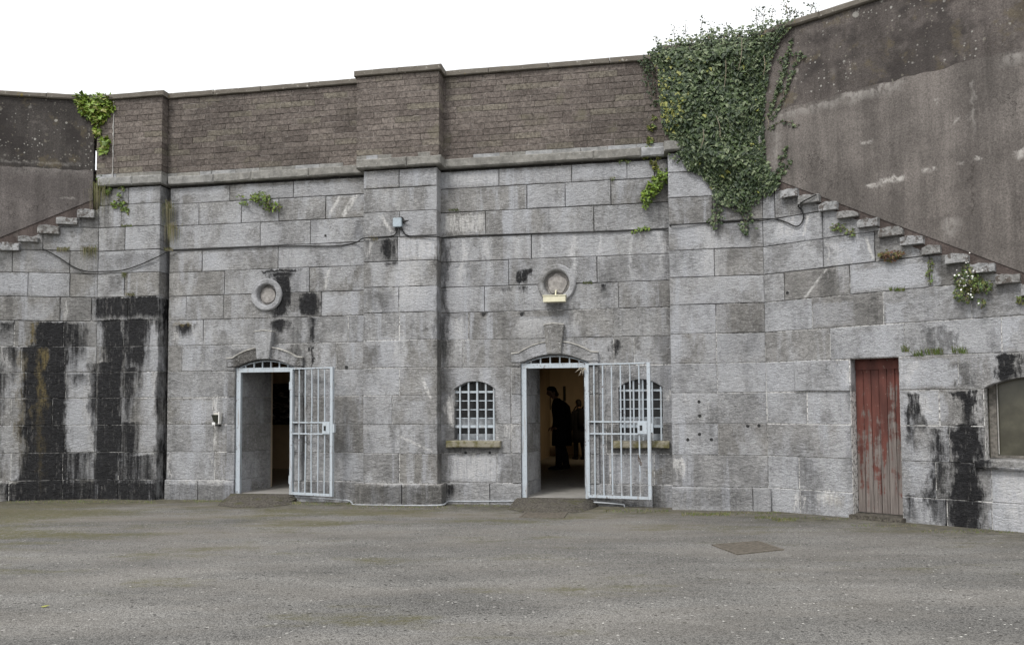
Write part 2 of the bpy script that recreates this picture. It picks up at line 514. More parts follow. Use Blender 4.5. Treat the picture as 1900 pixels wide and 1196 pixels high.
M_C = stone_mat('limestone_left_bay', SM, dk_gain=1.45, pale=[(326, 400, 740, 784, .5, 20, 8), (330, 410, 346, 364, .5, 20, 6), (440, 672, 340, 372, .45, 30, 6), (370, 412, 468, 502, .55, 14, 10), (318, 345, 552, 592, .5, 12, 8), (596, 672, 546, 582, .4, 16, 6), (338, 362, 645, 690, .5, 10, 8)],
    dark=[(484, 552, 500, 507, 1, 8, 3), (497, 544, 505, 520, .95, 8, 8), (508, 531, 512, 590, .95, 8, 6), (509, 528, 592, 622, .9, 8, 10), (565, 585, 543, 588, 1, 8, 4), (570, 587, 589, 610, .85, 7, 12),
          (572, 580, 605, 648, .9, 5, 20), (576, 579, 640, 686, .9, 2, 10), (330, 355, 600, 630, .8, 14, 14)],
    white=[(480, 493, 512, 516, .9, 5, 3), (395, 400, 735, 830, .8, 4, 30), (392, 398, 800, 832, .9, 5, 12), (340, 430, 888, 896, .75, 8, 5), (396, 399, 840, 888, .7, 4, 12), (313, 317, 840, 890, .8, 4, 12),
           (618, 625, 361, 400, .8, 3, 6, -.62), (642, 653, 361, 403, .9, 4, 6, -.64), (322, 330, 600, 640, .6, 6, 12), (357, 364, 600, 632, .5, 6, 12), (604, 609, 500, 538, .8, 4, 6, -.2),
           (480, 505, 613, 617, .7, 6, 4), (318, 334, 505, 590, .3, 8, 30)],
    ochre=[(322, 358, 596, 606, .6, 10, 6)],
    grey=[(660, 676, 406, 447, .55, 8, 6), (548, 568, 690, 890, .75, 6, 40), (566, 676, 890, 928, .5, 20, 4), (420, 437, 690, 890, .45, 8, 40), (480, 560, 500, 600, .3, 26, 30), (420, 566, 646, 684, .6, 12, 4), (405, 420, 610, 660, .3, 10, 20), (512, 524, 600, 660, .4, 10, 20), (610, 674, 740, 890, .28, 20, 60),
          (310, 330, 370, 470, .4, 8, 40), (308, 436, 897, 930, .6, 16, 2)])
M_D = stone_mat('limestone_pilaster', SD, dk_gain=1.45, pale=[(737, 812, 441, 484, .95, 6, 10), (737, 764, 480, 600, .6, 12, 60), (704, 746, 625, 738, .6, 14, 40), (748, 812, 530, 582, .4, 16, 10), (676, 740, 320, 348, .4, 16, 6), (745, 808, 316, 344, .4, 12, 6), (674, 740, 690, 735, .3, 16, 10), (750, 790, 742, 788, .4, 14, 10)],
    dark=[(712, 724, 443, 488, .85, 8, 8), (716, 732, 486, 496, .7, 7, 6)],
    white=[(738, 780, 440, 600, .4, 26, 60), (766, 812, 441, 480, .45, 20, 6), (768, 776, 808, 838, .85, 9, 4, 2.1), (713, 720, 396, 434, .9, 4, 6, .66), (788, 794, 700, 740, .8, 3, 6, .4), (678, 683, 440, 480, .8, 5, 12),
           (735, 745, 600, 700, .4, 12, 40), (700, 790, 893, 900, .6, 20, 4)],
    grey=[(674, 712, 445, 490, .4, 16, 10), (718, 735, 445, 500, .5, 8, 10), (674, 728, 540, 580, .45, 14, 8), (674, 712, 640, 682, .4, 12, 8), (655, 675, 588, 632, .4, 10, 6), (660, 824, 899, 935, .7, 20, 2), (812, 826, 440, 900, .6, 6, 60),
          (674, 690, 800, 890, .35, 14, 40), (786, 800, 608, 615, .8, 6, 4)])
M_E = stone_mat('limestone_right_bay', SM, dk_gain=1.45, pale=[(852, 863, 440, 600, .75, 12, 90), (900, 910, 438, 580, .7, 12, 70), (951, 960, 436, 490, .7, 12, 30), (1005, 1014, 434, 500, .65, 10, 40), (1058, 1068, 432, 560, .75, 12, 60), (1111, 1119, 428, 500, .7, 10, 40), (1167, 1176, 426, 540, .65, 12, 60), (1220, 1231, 422, 530, .8, 12, 60),
        (845, 858, 590, 690, .6, 14, 50), (826, 925, 318, 346, .6, 14, 6), (930, 1060, 312, 344, .5, 20, 6), (1064, 1160, 306, 334, .5, 20, 6), (826, 922, 843, 894, .75, 12, 6), (960, 1040, 585, 650, .45, 24, 40), (890, 905, 590, 640, .4, 10, 20), (1120, 1200, 842, 890, .4, 20, 10)],
    dark=[(936, 951, 531, 546, .9, 8, 12), (968, 983, 498, 528, .9, 7, 4), (970, 986, 529, 546, .9, 8, 10), (1114, 1124, 526, 546, .85, 6, 8), (1139, 1148, 628, 672, .8, 6, 14), 
          (894, 900, 577, 586, .9, 5, 4), (964, 972, 577, 586, .9, 5, 4), (820, 838, 896, 925, .6, 10, 6)],
    white=[(853, 862, 440, 560, .62, 10, 60), (902, 909, 440, 510, .55, 10, 40), (952, 959, 440, 490, .5, 10, 40), (1006, 1013, 437, 500, .5, 8, 40), (1059, 1067, 433, 540, .6, 9, 50), (1112, 1118, 428, 500, .55, 9, 40),
           (1168, 1175, 427, 540, .5, 9, 60), (1222, 1230, 424, 520, .65, 9, 50), (829, 842, 733, 792, .95, 9, 10), (846, 856, 590, 690, .5, 12, 50), (940, 966, 786, 792, .8, 6, 4), (943, 950, 786, 814, .8, 5, 10),
           (824, 900, 398, 432, .7, 10, 6), (960, 1030, 590, 650, .3, 24, 40), (1066, 1072, 575, 625, .5, 8, 20), (1232, 1239, 725, 745, .8, 6, 6), (830, 920, 320, 345, .35, 16, 8), (830, 915, 843, 893, .45, 14, 8)],
    ochre=[(1205, 1228, 868, 905, .5, 16, 20)],
    grey=[(820, 832, 440, 690, .9, 8, 40), (1018, 1042, 562, 592, .75, 12, 14), (1218, 1246, 620, 900, .55, 14, 60), (922, 968, 842, 896, .4, 10, 8), (820, 846, 680, 900, .5, 14, 60), (1120, 1240, 828, 840, .6, 20, 8), (835, 925, 828, 842, .6, 12, 8),
          (950, 968, 690, 780, .4, 8, 40), (1092, 1112, 690, 896, .35, 8, 60), (1200, 1243, 896, 945, .65, 16, 6), (1100, 1200, 920, 945, .6, 14, 4), (1130, 1243, 340, 425, .28, 40, 20), (822, 1243, 480, 530, .18, 20, 8),
          (1236, 1250, 290, 640, .5, 6, 60)])
M_G = stone_mat('limestone_right_flank', LG, dk_gain=1.15, pale=[(1668, 1778, 664, 721, .75, 14, 6), (1703, 1742, 725, 787, .6, 14, 8), (1842, 1930, 864, 1000, .75, 16, 10), (1862, 1892, 588, 648, .8, 8, 6), (1545, 1605, 446, 490, .7, 16, 10), (1438, 1504, 408, 446, .75, 16, 6), (1580, 1722, 492, 536, .75, 16, 6), (1640, 1682, 560, 606, .6, 14, 8),
        (1256, 1320, 420, 462, .6, 20, 8), (1295, 1345, 440, 720, .4, 20, 90), (1246, 1280, 626, 672, .4, 14, 10), (1410, 1450, 670, 790, .4, 20, 40), (1500, 1575, 560, 608, .4, 20, 8), (1560, 1600, 668, 720, .6, 14, 8), (1250, 1320, 320, 368, .4, 20, 8), (1690, 1720, 862, 918, .5, 14, 8), (1600, 1660, 612, 660, .4, 14, 8)], tintA=(.22, .212, .2), tintB=(.315, .318, .326), streak=.75,
    dark=[(1846, 1890, 655, 708, .95, 10, 4), (1768, 1802, 723, 810, 1, 10, 20), (1686, 1706, 727, 865, .85, 12, 40), (1764, 1810, 785, 980, 1, 12, 1), (1729, 1750, 792, 975, .68, 14, 20),
          (1675, 1696, 915, 970, .55, 14, 6), (1755, 1816, 925, 980, .7, 14, 1), (1323, 1342, 415, 450, .6, 12, 16), (1826, 1836, 725, 850, .6, 6, 8)],
    white=[(1480, 1490, 914, 952, .9, 7, 14), (1530, 1556, 911, 942, .85, 12, 16), (1254, 1266, 850, 886, .9, 7, 14), (1272, 1280, 728, 750, .8, 6, 8), (1250, 1256, 850, 900, .6, 4, 20), (1860, 1912, 868, 990, .5, 24, 30), (1700, 1722, 725, 785, .5, 12, 20),
           (1492, 1497, 398, 443, .85, 3, 5, -.17), (1610, 1615, 436, 484, .85, 3, 5, .22), (1510, 1515, 500, 553, .85, 4, 5, -.62), (1527, 1533, 446, 498, .5, 5, 10), (1805, 1812, 724, 786, .5, 10, 20), (1803, 1812, 790, 850, .7, 6, 10),
           (1300, 1345, 418, 560, .3, 18, 60), (1440, 1490, 404, 444, .4, 18, 10), (1548, 1570, 448, 560, .35, 16, 60), (1672, 1690, 668, 720, .45, 10, 10), (1575, 1584, 670, 720, .5, 8, 10)],
    ochre=[(1548, 1568, 920, 950, .3, 14, 14)],
    grey=[(1721, 1745, 606, 660, .75, 9, 8), (1754, 1774, 600, 656, .75, 9, 8), (1720, 1736, 666, 698, .6, 9, 10), (1780, 1800, 670, 720, .7, 9, 6), (1734, 1757, 862, 975, .75, 9, 8), (1524, 1558, 500, 556, .6, 10, 8), (1430, 1480, 350, 400, .6, 20, 20),
          (1322, 1400, 375, 455, .5, 20, 24), (1245, 1270, 418, 450, .4, 14, 20), (1600, 1625, 430, 484, .4, 8, 20), (1730, 1760, 480, 530, .5, 14, 20), (1243, 1420, 905, 946, .3, 30, 10), (1330, 1420, 560, 670, .25, 30, 20),
          (1380, 1392, 670, 845, .3, 10, 60), (1578, 1596, 724, 960, .4, 10, 60), (1812, 1900, 862, 880, .7, 14, 10)])

MARKS = {}
def mortar_mat(name, dark_above, sec=None, dark=()):
    """joint filling: pale lime low down, dark open joints higher up"""
    T = NT(name); p = T.pos(); x, y, z = T.xyz(p)[0], T.xyz(p)[1], T.xyz(p)[2]
    n = T.noise(p, 3.0, 5, 0.7); n2 = T.noise(p, 26.0, 4, 0.7)
    zz = T.math('ADD', z, T.math('MULTIPLY', T.math('SUBTRACT', n, 0.5), 4.5))
    up = T.ramp(zz, dark_above - .5, dark_above + .5)
    low = T.mix(T.ramp(n2, 0.37, 0.55), (.12, .115, .11), (.64, .63, .61))
    hi = T.mix(T.ramp(n2, 0.55, 0.7), (.018, .017, .016), (.10, .095, .085))
    col = T.mix(up, low, hi)
    if dark:
        d = marks(T, sec, dark, T.math('ADD', x, T.math('MULTIPLY', T.math('SUBTRACT', T.noise(p, 7, 3), .5), .3)), z)
        d = T.math('MULTIPLY', T.ramp(T.math('ADD', d, T.math('MULTIPLY', T.math('SUBTRACT', n2, .5), .9)), .35, .7), T.ramp(T.noise(p, 9, 3), .38, .6, 1.0, .45))
        col = T.mix(d, col, (.016, .016, .016))
    return T.done(col, 0.95)
M_MORT = mortar_mat('joint_mortar', 3.05)
M_MORT_A = mortar_mat('joint_mortar_stained', 3.05, LA, [(62, 122, 590, 930, 1, 8, 4), (46, 68, 640, 930, 1, 8, 4), (180, 292, 548, 600, 1, 10, 3), (185, 270, 590, 700, 1, 8, 3), (172, 255, 690, 930, 1, 8, 3), (16, 293, 884, 930, .8, 10, 3), (292, 316, 545, 900, .7, 4, 20)])
M_MORT_G = mortar_mat('joint_mortar_blackened', 3.05, LG, [(1762, 1812, 720, 980, 1, 8, 3), (1688, 1708, 728, 860, .8, 8, 5), (1842, 1892, 650, 710, 1, 8, 3), (1730, 1752, 790, 975, .6, 8, 6)])
M_CARV = stone_mat('carved_limestone', SM, streak=.25)
def brick_mat():
    T = NT('weathered_brick'); p = T.pos(); r = T.rand()
    r2 = T.math('FRACT', T.math('MULTIPLY', r, 17.31))
    po = T.vmath('ADD', p, T.comb(T.math('MULTIPLY', r, 31.0), T.math('MULTIPLY', r2, 23.0), 0.0))
    col = T.mix(r, (.100, .084, .075), (.156, .134, .119))
    col = T.mix(T.ramp(r2, .78, 1.0, 0, .6), col, (.17, .155, .12))
    col = T.scale(col, T.ramp(T.noise(p, 0.8, 4), .35, .65, .82, 1.2))
    col = T.scale(col, T.ramp(T.noise(po, 18, 5, .7), .3, .7, .6, 1.4))
    col = T.mix(T.ramp(T.noise(po, 45, 4, .75), .54, .68, 0, .6), col, (.29, .265, .24))
    col = T.mix(T.ramp(T.noise(p, 34, 4, .7), .5, .36, 0, .6), col, (.04, .033, .028))
    col = T.mix(T.ramp(T.noise(p, 2.2, 3), .6, .75, 0, .4), col, (.16, .15, .10))
    h = T.math('ADD', T.noise(po, 30, 5, .7), T.math('MULTIPLY', T.noise(po, 90, 3, .7), .5))
    return T.done(col, .92, T.bump(h, .8, .014), spec=.2)
M_BRICK = brick_mat()
def brick_mortar():
    T = NT('brick_mortar'); p = T.pos()
    n = T.noise(p, 4.0, 5, .7)
    col = T.mix(T.ramp(n, .45, .6), (.05, .044, .038), (.38, .345, .32))
    return T.done(col, .95)
M_BMORT = brick_mortar()
def simple(name, col, rough=.8, var=.25, sc=14.0, bump=.3, metal=0.0, spec=.3, bd=.006):
    T = NT(name); p = T.pos()
    c = T.scale(T.mix(0, col, col), T.ramp(T.noise(p, sc, 5, .65), .3, .7, 1 - var, 1 + var))
    return T.done(c, rough, T.bump(T.noise(p, sc * 3, 4, .7), bump, bd) if bump else None, metal, spec)
def coping_mat():
    T = NT('lichened_coping'); p = T.pos()
    col = T.mix(T.noise(p, 6, 4), (.10, .085, .07), (.20, .185, .16))
    col = T.mix(T.ramp(T.noise(p, 14, 4, .7), .6, .7), col, (.42, .40, .36))
    col = T.mix(T.ramp(T.noise(p, 5, 3, .7), .62, .72), col, (.22, .17, .05))
    return T.done(col, .95, T.bump(T.noise(p, 40, 5, .7), .7, .012), spec=.2)
M_COP = coping_mat()
def cornice_mat():
    T = NT('cornice_limestone'); p = T.pos(); r = T.rand(); z = T.xyz(p)[2]
    po = T.vmath('ADD', p, T.comb(T.math('MULTIPLY', r, 31.0), 0.0, 0.0))
    col = T.mix(T.ramp(r, .25, .75), (.215, .208, .19), (.31, .315, .32))
    col = T.scale(col, T.ramp(T.noise(po, 7, 6, .65), .3, .7, .7, 1.3))
    col = T.mix(T.ramp(T.noise(p, 30, 5, .7), .55, .7, 0, .6), col, (.42, .42, .41))
    return T.done(col, .9, T.bump(T.noise(po, 22, 6, .7), .8, .022), spec=.25)
M_CORN = cornice_mat()

def render_mat(name, base, lich, sec=None, white=(), dark=(), dens=0.0):
    """old cement render: run marks, patches, lichen spots"""
    T = NT(name); p = T.pos(); x, y, z = T.xyz(p)[0], T.xyz(p)[1], T.xyz(p)[2]
    col = T.scale(T.mix(0, base, base), T.ramp(T.noise(p, 1.1, 5, .6), .32, .68, .78, 1.22))
    sv = T.comb(T.math('MULTIPLY', x, 6), T.math('MULTIPLY', y, 6), T.math('MULTIPLY', z, .5))
    st = T.noise(sv, 1.0, 6, .68)
    col = T.scale(col, T.ramp(st, .3, .7, .78, 1.22))
    fine = T.noise(p, 48, 4, .78)
    col = T.scale(col, T.ramp(fine, .3, .7, .66, 1.34))
    col = T.mix(T.ramp(T.noise(p, 3.3, 5, .72), .56, .70, 0, .4), col, (.20, .18, .165))
    if lich:
        acc = None
        for sc, r0, th in ((3.2, .16, .60), (6.5, .20, .56), (12.0, .24, .52), (21.0, .28, .50)):
            v = T.new('ShaderNodeTexVoronoi'); T.put(v.inputs['Vector'], p); v.inputs['Scale'].default_value = sc
            rnd = T.xyz(v.outputs['Color'])[0]
            rad = T.math('MULTIPLY', rnd, r0)
            m = T.ramp(T.math('SUBTRACT', T.math('ADD', v.outputs['Distance'], T.math('MULTIPLY', T.math('SUBTRACT', T.noise(p, sc * 5, 3), .5), .22)), rad), .03, -.03)
            m = T.math('MULTIPLY', m, T.ramp(T.xyz(v.outputs['Color'])[1], th - dens, th - dens + .02))
            acc = m if acc is None else T.math('MAXIMUM', acc, m)
        gate = T.ramp(T.noise(p, 1.3, 3), .36, .56, .12, 1.0)
        hue = T.noise(p, 3.0, 2)
        col = T.mix(T.ramp(T.noise(p, .9, 4, .7), .48, .62, 0, .72), col, (.032, .028, .027))
        col = T.mix(T.ramp(T.noise(p, 2.4, 5, .7), .54, .66, 0, .6), col, (.12, .10, .065))
        col = T.mix(T.math('MULTIPLY', T.math('MULTIPLY', acc, gate), lich), col, T.mix(T.ramp(hue, .42, .6), (.20, .185, .15), (.52, .51, .47)))
    else:
        wv = T.noise(p, 1.3, 6, .6)
        crack = T.ramp(T.math('ABSOLUTE', T.math('SUBTRACT', wv, .5)), .005, .001)
        crack = T.math('MULTIPLY', crack, T.ramp(T.noise(p, .8, 2), .5, .6))
        col = T.mix(T.math('MULTIPLY', crack, .7), col, (.03, .026, .024))
    X = T.math('ADD', x, T.math('MULTIPLY', T.math('SUBTRACT', T.noise(p, 9, 5, .7), .5), .22))
    Z = T.math('ADD', z, T.math('MULTIPLY', T.math('SUBTRACT', T.noise(p, 7, 5, .7), .5), .22))
    br = T.noise(T.vmath('MULTIPLY', p, (1, 1, .6)), 18, 5, .75)
    if dark:
        d = T.math('MULTIPLY', marks(T, sec, dark, X, Z), T.ramp(br, .35, .6, .4, 1.0))
        col = T.mix(d, col, (.035, .03, .028))
    if white:
        w = T.math('MULTIPLY', marks(T, sec, white, X, Z), T.ramp(br, .34, .58))
        col = T.mix(w, col, (.42, .40, .375))
    h = T.math('ADD', T.noise(p, 25, 5, .7), T.math('MULTIPLY', T.noise(p, 90, 3, .7), .4 if lich else .2))
    return T.done(col, .92, T.bump(h, .7 if lich else .45, .016), spec=.2)
M_RUP_L = render_mat('rough_render_left', (.05, .045, .042), .6, SA0, [(-5, 150, 298, 306, .25, 10, 4), (0, 60, 158, 170, .3, 20, 6)], dens=.12)
M_RUP_R = render_mat('rough_render_right', (.105, .092, .085), .55, SG, [], [(1630, 1642, 40, 150, .6, 14, 30), (1885, 1905, 0, 60, .5, 14, 20), (1556, 1566, 110, 190, .5, 12, 20)], dens=.06)
M_RLO_L = render_mat('smooth_render_left', (.115, .103, .098), 0, SA0, [(110, 140, 366, 372, .5, 8, 4), (20, 160, 308, 330, .2, 20, 20)])
M_RLO = render_mat('smooth_render', (.128, .115, .106), 0, SG,
    [(1606, 1640, 338, 350, .95, 12, 6), (1636, 1675, 326, 342, .95, 12, 6), (1714, 1738, 308, 322, .8, 12, 6), (1884, 1905, 274, 294, .95, 12, 8), (1598, 1614, 260, 270, .7, 8, 4), (1804, 1818, 290, 302, .8, 8, 4), (1778, 1786, 300, 308, .6, 6, 4),
     (1560, 1665, 162, 188, .5, 30, 16), (1442, 1560, 196, 216, .4, 30, 14), (1858, 1905, 100, 128, .5, 30, 20), (1735, 1738, 180, 200, .6, 3, 6), (1770, 1776, 218, 236, .6, 4, 6), (1800, 1806, 150, 260, .35, 6, 30), (1432, 1446, 205, 340, .35, 16, 40), (1750, 1775, 402, 450, .35, 16, 14)],
    [(1800, 1804, 300, 410, .85, 4, 12), (1775, 1802, 386, 391, .7, 4, 3), (1884, 1888, 350, 430, .5, 3, 12), (1636, 1652, 332, 336, .8, 4, 2), (1563, 1567, 316, 328, .8, 3, 4), (1700, 1760, 400, 470, .3, 30, 30), (1770, 1820, 140, 420, .25, 24, 60)])
M_SKIRT = render_mat('render_skirting', (.085, .068, .062), 0, None)
def step_mat():
    T = NT('step_stone'); p = T.pos(); r = T.rand()
    col = T.mix(r, (.23, .225, .215), (.34, .343, .35))
    col = T.scale(col, T.ramp(T.noise(p, 9, 6, .7), .3, .7, .6, 1.35))
    col = T.mix(T.ramp(T.noise(p, 12, 5, .72), .50, .60, 0, .85), col, (.085, .07, .06))
    col = T.mix(T.ramp(T.noise(p, 30, 4, .7), .58, .7, 0, .6), col, (.5, .5, .49))
    return T.done(col, .9, T.bump(T.noise(p, 24, 6, .7), 1.0, .03), spec=.25)
M_STEP = step_mat()
M_ROOM = simple('cream_plaster', (.62, .52, .38), .9, .08, 3, .1)
M_ROOMC = simple('ceiling_plaster', (.55, .45, .32), .9, .08, 3, .1)
M_ROOMF = simple('concrete_floor', (.30, .29, .27), .55, .15, 6, .2)

# ------------------------------------------------------------------ openings on the wall planes
M_D0, M_D1 = SM.u(438, 800), SM.u(548, 800)            # left doorway
M_E0, M_E1 = SM.u(968, 800), SM.u(1094, 800)           # right doorway
DSP, DCR = .665 + H, .818 + H                          # door arch: spring and crown
DFL = -1.50 + H                                        # door sill height
W1 = (SM.u(843, 760), SM.u(919, 760)); W2 = (SM.u(1148, 760), SM.u(1230, 760))
WSP, WCR, WBT = SM.z(880, 722), SM.z(880, 707), SM.z(880, 816)
GD0, GD1, GDT = SG.u(1580, 800), SG.u(1671, 800), J[8] - .005
GW0 = SG.u(1827, 780); GW1 = GW0 + 1.15
GWS, GWC, GWB = SG.z(1827, 719), SG.z(1827, 719) + .13, SG.z(1830, 850)
GBW = 0.006                                            # depth of the joint filling behind the faces

def backing(sec, rects, parent, mat, w=-GBW, th=0.35, name='mortar_bed'):
    b = MB()
    for (u0, u1, z0, z1) in rects: b.sbox(sec, u0, u1, z0, z1, w - th, w)
    return b.build(name, mat, parent)

# ================================================================== left flank (stair flank and end pilaster)
uA_b0, uA_b1 = SA0.ux(XA), SA1.ux(XA)
uA1e = SA1.u(294, 650)
uA0s = SA0.ux(-12.5)
cutL = (SA0.uz(14, 459), SA0.uz(159, 398))
cutL = (cutL[1], cutL[0])                               # keep what lies below the stair
wall_l = thing('stone_wall', 'grey ashlar wall under the small left stair, streaked with black stains', 'wall', SA1.P(uA1e - 1.5, 0, 0), 'ashlar walls of the fort')
def pxu(sec, xs, k):
    y = [320, 362, 400, 440, 482, 527, 570, 617, 665, 714, 762, 813, 864, 912][k]
    return [sec.u(x, y) for x in xs]
A0v = {2: [150], 3: [80], 4: [23, 130], 5: [-70, 52, 130], 6: [-40, 112, 170], 7: [-90, 26, 118], 8: [-50, 40, 120], 9: [-80, 48, 122], 10: [-50, 20, 97], 11: [-90, 50, 120], 12: [-50, 20, 116], 13: [-80, 16, 116]}
A1v = {1: [239], 2: [225], 3: [232], 4: [], 5: [231], 6: [237], 7: [229], 8: [231], 9: [229], 10: [225], 11: [225], 12: [219], 13: [220]}
for k in range(1, 14):
    if k > 1:
        us = [uA0s] + pxu(SA0, A0v.get(k, []), k) + [uA_b0 + G_]
        course(SA0, k, us, M_A, wall_l, cut=cutL)
    course(SA1, k, [uA_b1 + (0.02 if k == 1 else -G_)] + pxu(SA1, A1v[k], k) + [uA1e], M_A, wall_l, depth=.34, proud=(.03 if k == 13 else None))
bA = MB()
p = clip([(uA0s, -.2), (uA_b0, -.2), (uA_b0, J[1]), (uA0s, J[1])], *cutL)
bA.prism(SA0, [(u + (.06 if u > uA_b0 - .02 else 0), z) for u, z in p], -.4, -GBW)
bA.sbox(SA1, uA_b1 - .03, uA1e - .012, -.2, ZC0, -.36, -GBW)
bA.build('mortar_bed', M_MORT_A, wall_l)
def cornice(sec, us, parent, w=.095, depth=.3):
    for a, b in zip(us[:-1], us[1:]):
        stone(sec, rect(a, b, ZC0, ZC1, .003), M_CORN, parent, 'cornice_stone', w + random.uniform(-.006, .006), depth, ch=.018, jit=.008)
cornice(SA1, [uA_b1 + .02, SA1.u(250, 335), uA1e + .07], wall_l, depth=.4)

# ================================================================== left bay with its doorway
uC0, uC1 = SM.u(312, 640), SM.u(678, 600)
wall_c = thing('stone_wall', 'grey ashlar wall around the left barred doorway, with a plain round plaque above it', 'wall', SM.P(-4, 0, 0), 'ashlar walls of the fort')
Cv = {1: [426, 544], 2: [369, 448, 517, 604], 3: [483, 576], 4: [375, 516], 5: [417, 574], 6: [346, 415, 596]}
ROUND1 = (SM.uz(496, 547), .20)
def with_hole(u0, u1, z0, z1, circ, g=G_):
    """rectangle with a bite out of the side that crosses the circle"""
    (cu, cz), R = circ
    P_ = rect(u0, u1, z0, z1, g)
    out = []
    for i in range(4):
        a, b = P_[i], P_[(i + 1) % 4]
        out.append(a)
        if i in (0, 2):
            zz = a[1]; d = zz - cz
            if abs(d) < R * .97:
                h = math.sqrt(R * R - d * d)
                if min(a[0], b[0]) < cu - h and max(a[0], b[0]) > cu + h:
                    s0 = -1 if i == 0 else 1
                    a0 = math.atan2(d, s0 * h); a1 = math.atan2(d, -s0 * h)
                    if i == 0:   # bottom side: arc goes up over the top of the circle
                        a1_ = a1; a0_ = a0 if a0 > 0 else a0 + 2 * math.pi
                        n = 12
                        if a1_ < -math.pi / 2: a1_ += 2 * math.pi
                        out += [(cu + R * math.cos(a0_ + (a1_ - a0_) * q / n), cz + R * math.sin(a0_ + (a1_ - a0_) * q / n)) for q in range(n + 1)]
                    else:        # top side: arc dips under
                        a0_ = a0 if a0 <= 0 else a0 - 0
                        a1_ = a1
                        if a0_ > 0: a0_ = a0_ - 2 * math.pi if a0_ > math.pi / 2 else a0_
                        if a1_ > 0: a1_ -= 2 * math.pi
                        n = 12
                        out += [(cu + R * math.cos(a0_ + (a1_ - a0_) * q / n), cz + R * math.sin(a0_ + (a1_ - a0_) * q / n)) for q in range(n + 1)]
    return out
for k in range(1, 7):
    us = [uC0] + pxu(SM, Cv[k], k) + [uC1]
    for a, b in zip(us[:-1], us[1:]):
        o = with_hole(a, b, J[k], J[k - 1], ROUND1) if k in (5, 6) else rect(a, b, J[k], J[k - 1] - (.035 if k == 1 else 0))  # top course kept low: dark mortar strip strengthens the cornice shadow
        stone(SM, o, M_C, wall_c, rough=len(o) == 4)
course(SM, 7, [uC0, SM.u(377, 617), SM.u(646, 617), uC1], M_C, wall_c)
def arch_over(sec, uL, uR, zb, zt, d0, d1, sp, cr, mat, parent, split=True, depth=.3):
    """the block(s) over a segmental opening, bitten by its arch"""
    g = G_; A = arch_pts(d0, d1, sp, cr, 13); m = 6
    if split:
        mu = A[m][0]
        L = [(uL + g, zb + g), (d0, zb + g)] + ([(d0, sp)] if sp > zb + .02 else []) + A[1:m] + [(mu - .002, A[m][1]), (mu - .002, zt - g), (uL + g, zt - g)]
        R = [(d1, zb + g), (uR - g, zb + g), (uR - g, zt - g), (mu + .002, zt - g), (mu + .002, A[m][1])] + A[m + 1:-1] + ([(d1, sp)] if sp > zb + .02 else [])
        stone(sec, L, mat, parent, depth=depth, rough=False, jit=.002); stone(sec, R, mat, parent, depth=depth, rough=False, jit=.002)
    else:
        o = [(uL + g, zb + g), (d0, zb + g)] + ([(d0, sp)] if sp > zb + .02 else []) + A[1:-1] + ([(d1, sp)] if sp > zb + .02 else []) + [(d1, zb + g), (uR - g, zb + g), (uR - g, zt - g), (uL + g, zt - g)]
        stone(sec, o, mat, parent, depth=depth, rough=False, jit=.002)
ua, ub = SM.u(338, 665), SM.u(624, 660)
stone(SM, rect(uC0, ua, J[8], J[7]), M_C, wall_c)
arch_over(SM, ua, ub, J[8], J[7], M_D0, M_D1, DSP, DCR, M_C, wall_c)
stone(SM, rect(ub, uC1, J[8], J[7]), M_C, wall_c)
for k, vl, vr in ((9, [], []), (10, [396], []), (11, [396], []), (12, [398], [])):
    course(SM, k, [uC0] + pxu(SM, vl, k) + [M_D0], M_C, wall_c, depth=.3)
    course(SM, k, [M_D1] + pxu(SM, vr, k) + [uC1], M_C, wall_c, depth=.3)
course(SM, 13, [uC0, SM.u(370, 910), M_D0], M_C, wall_c, proud=.06, depth=.3)
course(SM, 13, [M_D1, uC1], M_C, wall_c, proud=.06, depth=.3)
backing(SM, [(uC0, M_D0, -.2, ZC0 - .9), (M_D1, uC1, -.2, ZC0 - .9), (M_D0, M_D1, DCR + .005, J[6] - .1), (uC0, ROUND1[0][0] - .25, ZC0 - .9, ZC0), (ROUND1[0][0] + .25, uC1, ZC0 - .9, ZC0),
             (ROUND1[0][0] - .25, ROUND1[0][0] + .25, J[4] - .1, ZC0), (M_D0, M_D1, J[6] - .1, ROUND1[0][1] - .22)] if False else
        [(uC0, M_D0, -.2, DCR), (M_D1, uC1, -.2, DCR), (uC0, uC1, DCR + .006, ROUND1[0][1] - .22), (uC0, ROUND1[0][0] - .22, ROUND1[0][1] - .22, ROUND1[0][1] + .22),
         (ROUND1[0][0] + .22, uC1, ROUND1[0][1] - .22, ROUND1[0][1] + .22), (uC0, uC1, ROUND1[0][1] + .22, ZC0)], wall_c, M_MORT)
cornice(SM, [uC0, SM.u(400, 330), SM.u(470, 327), SM.u(576, 322), uC1], wall_c)

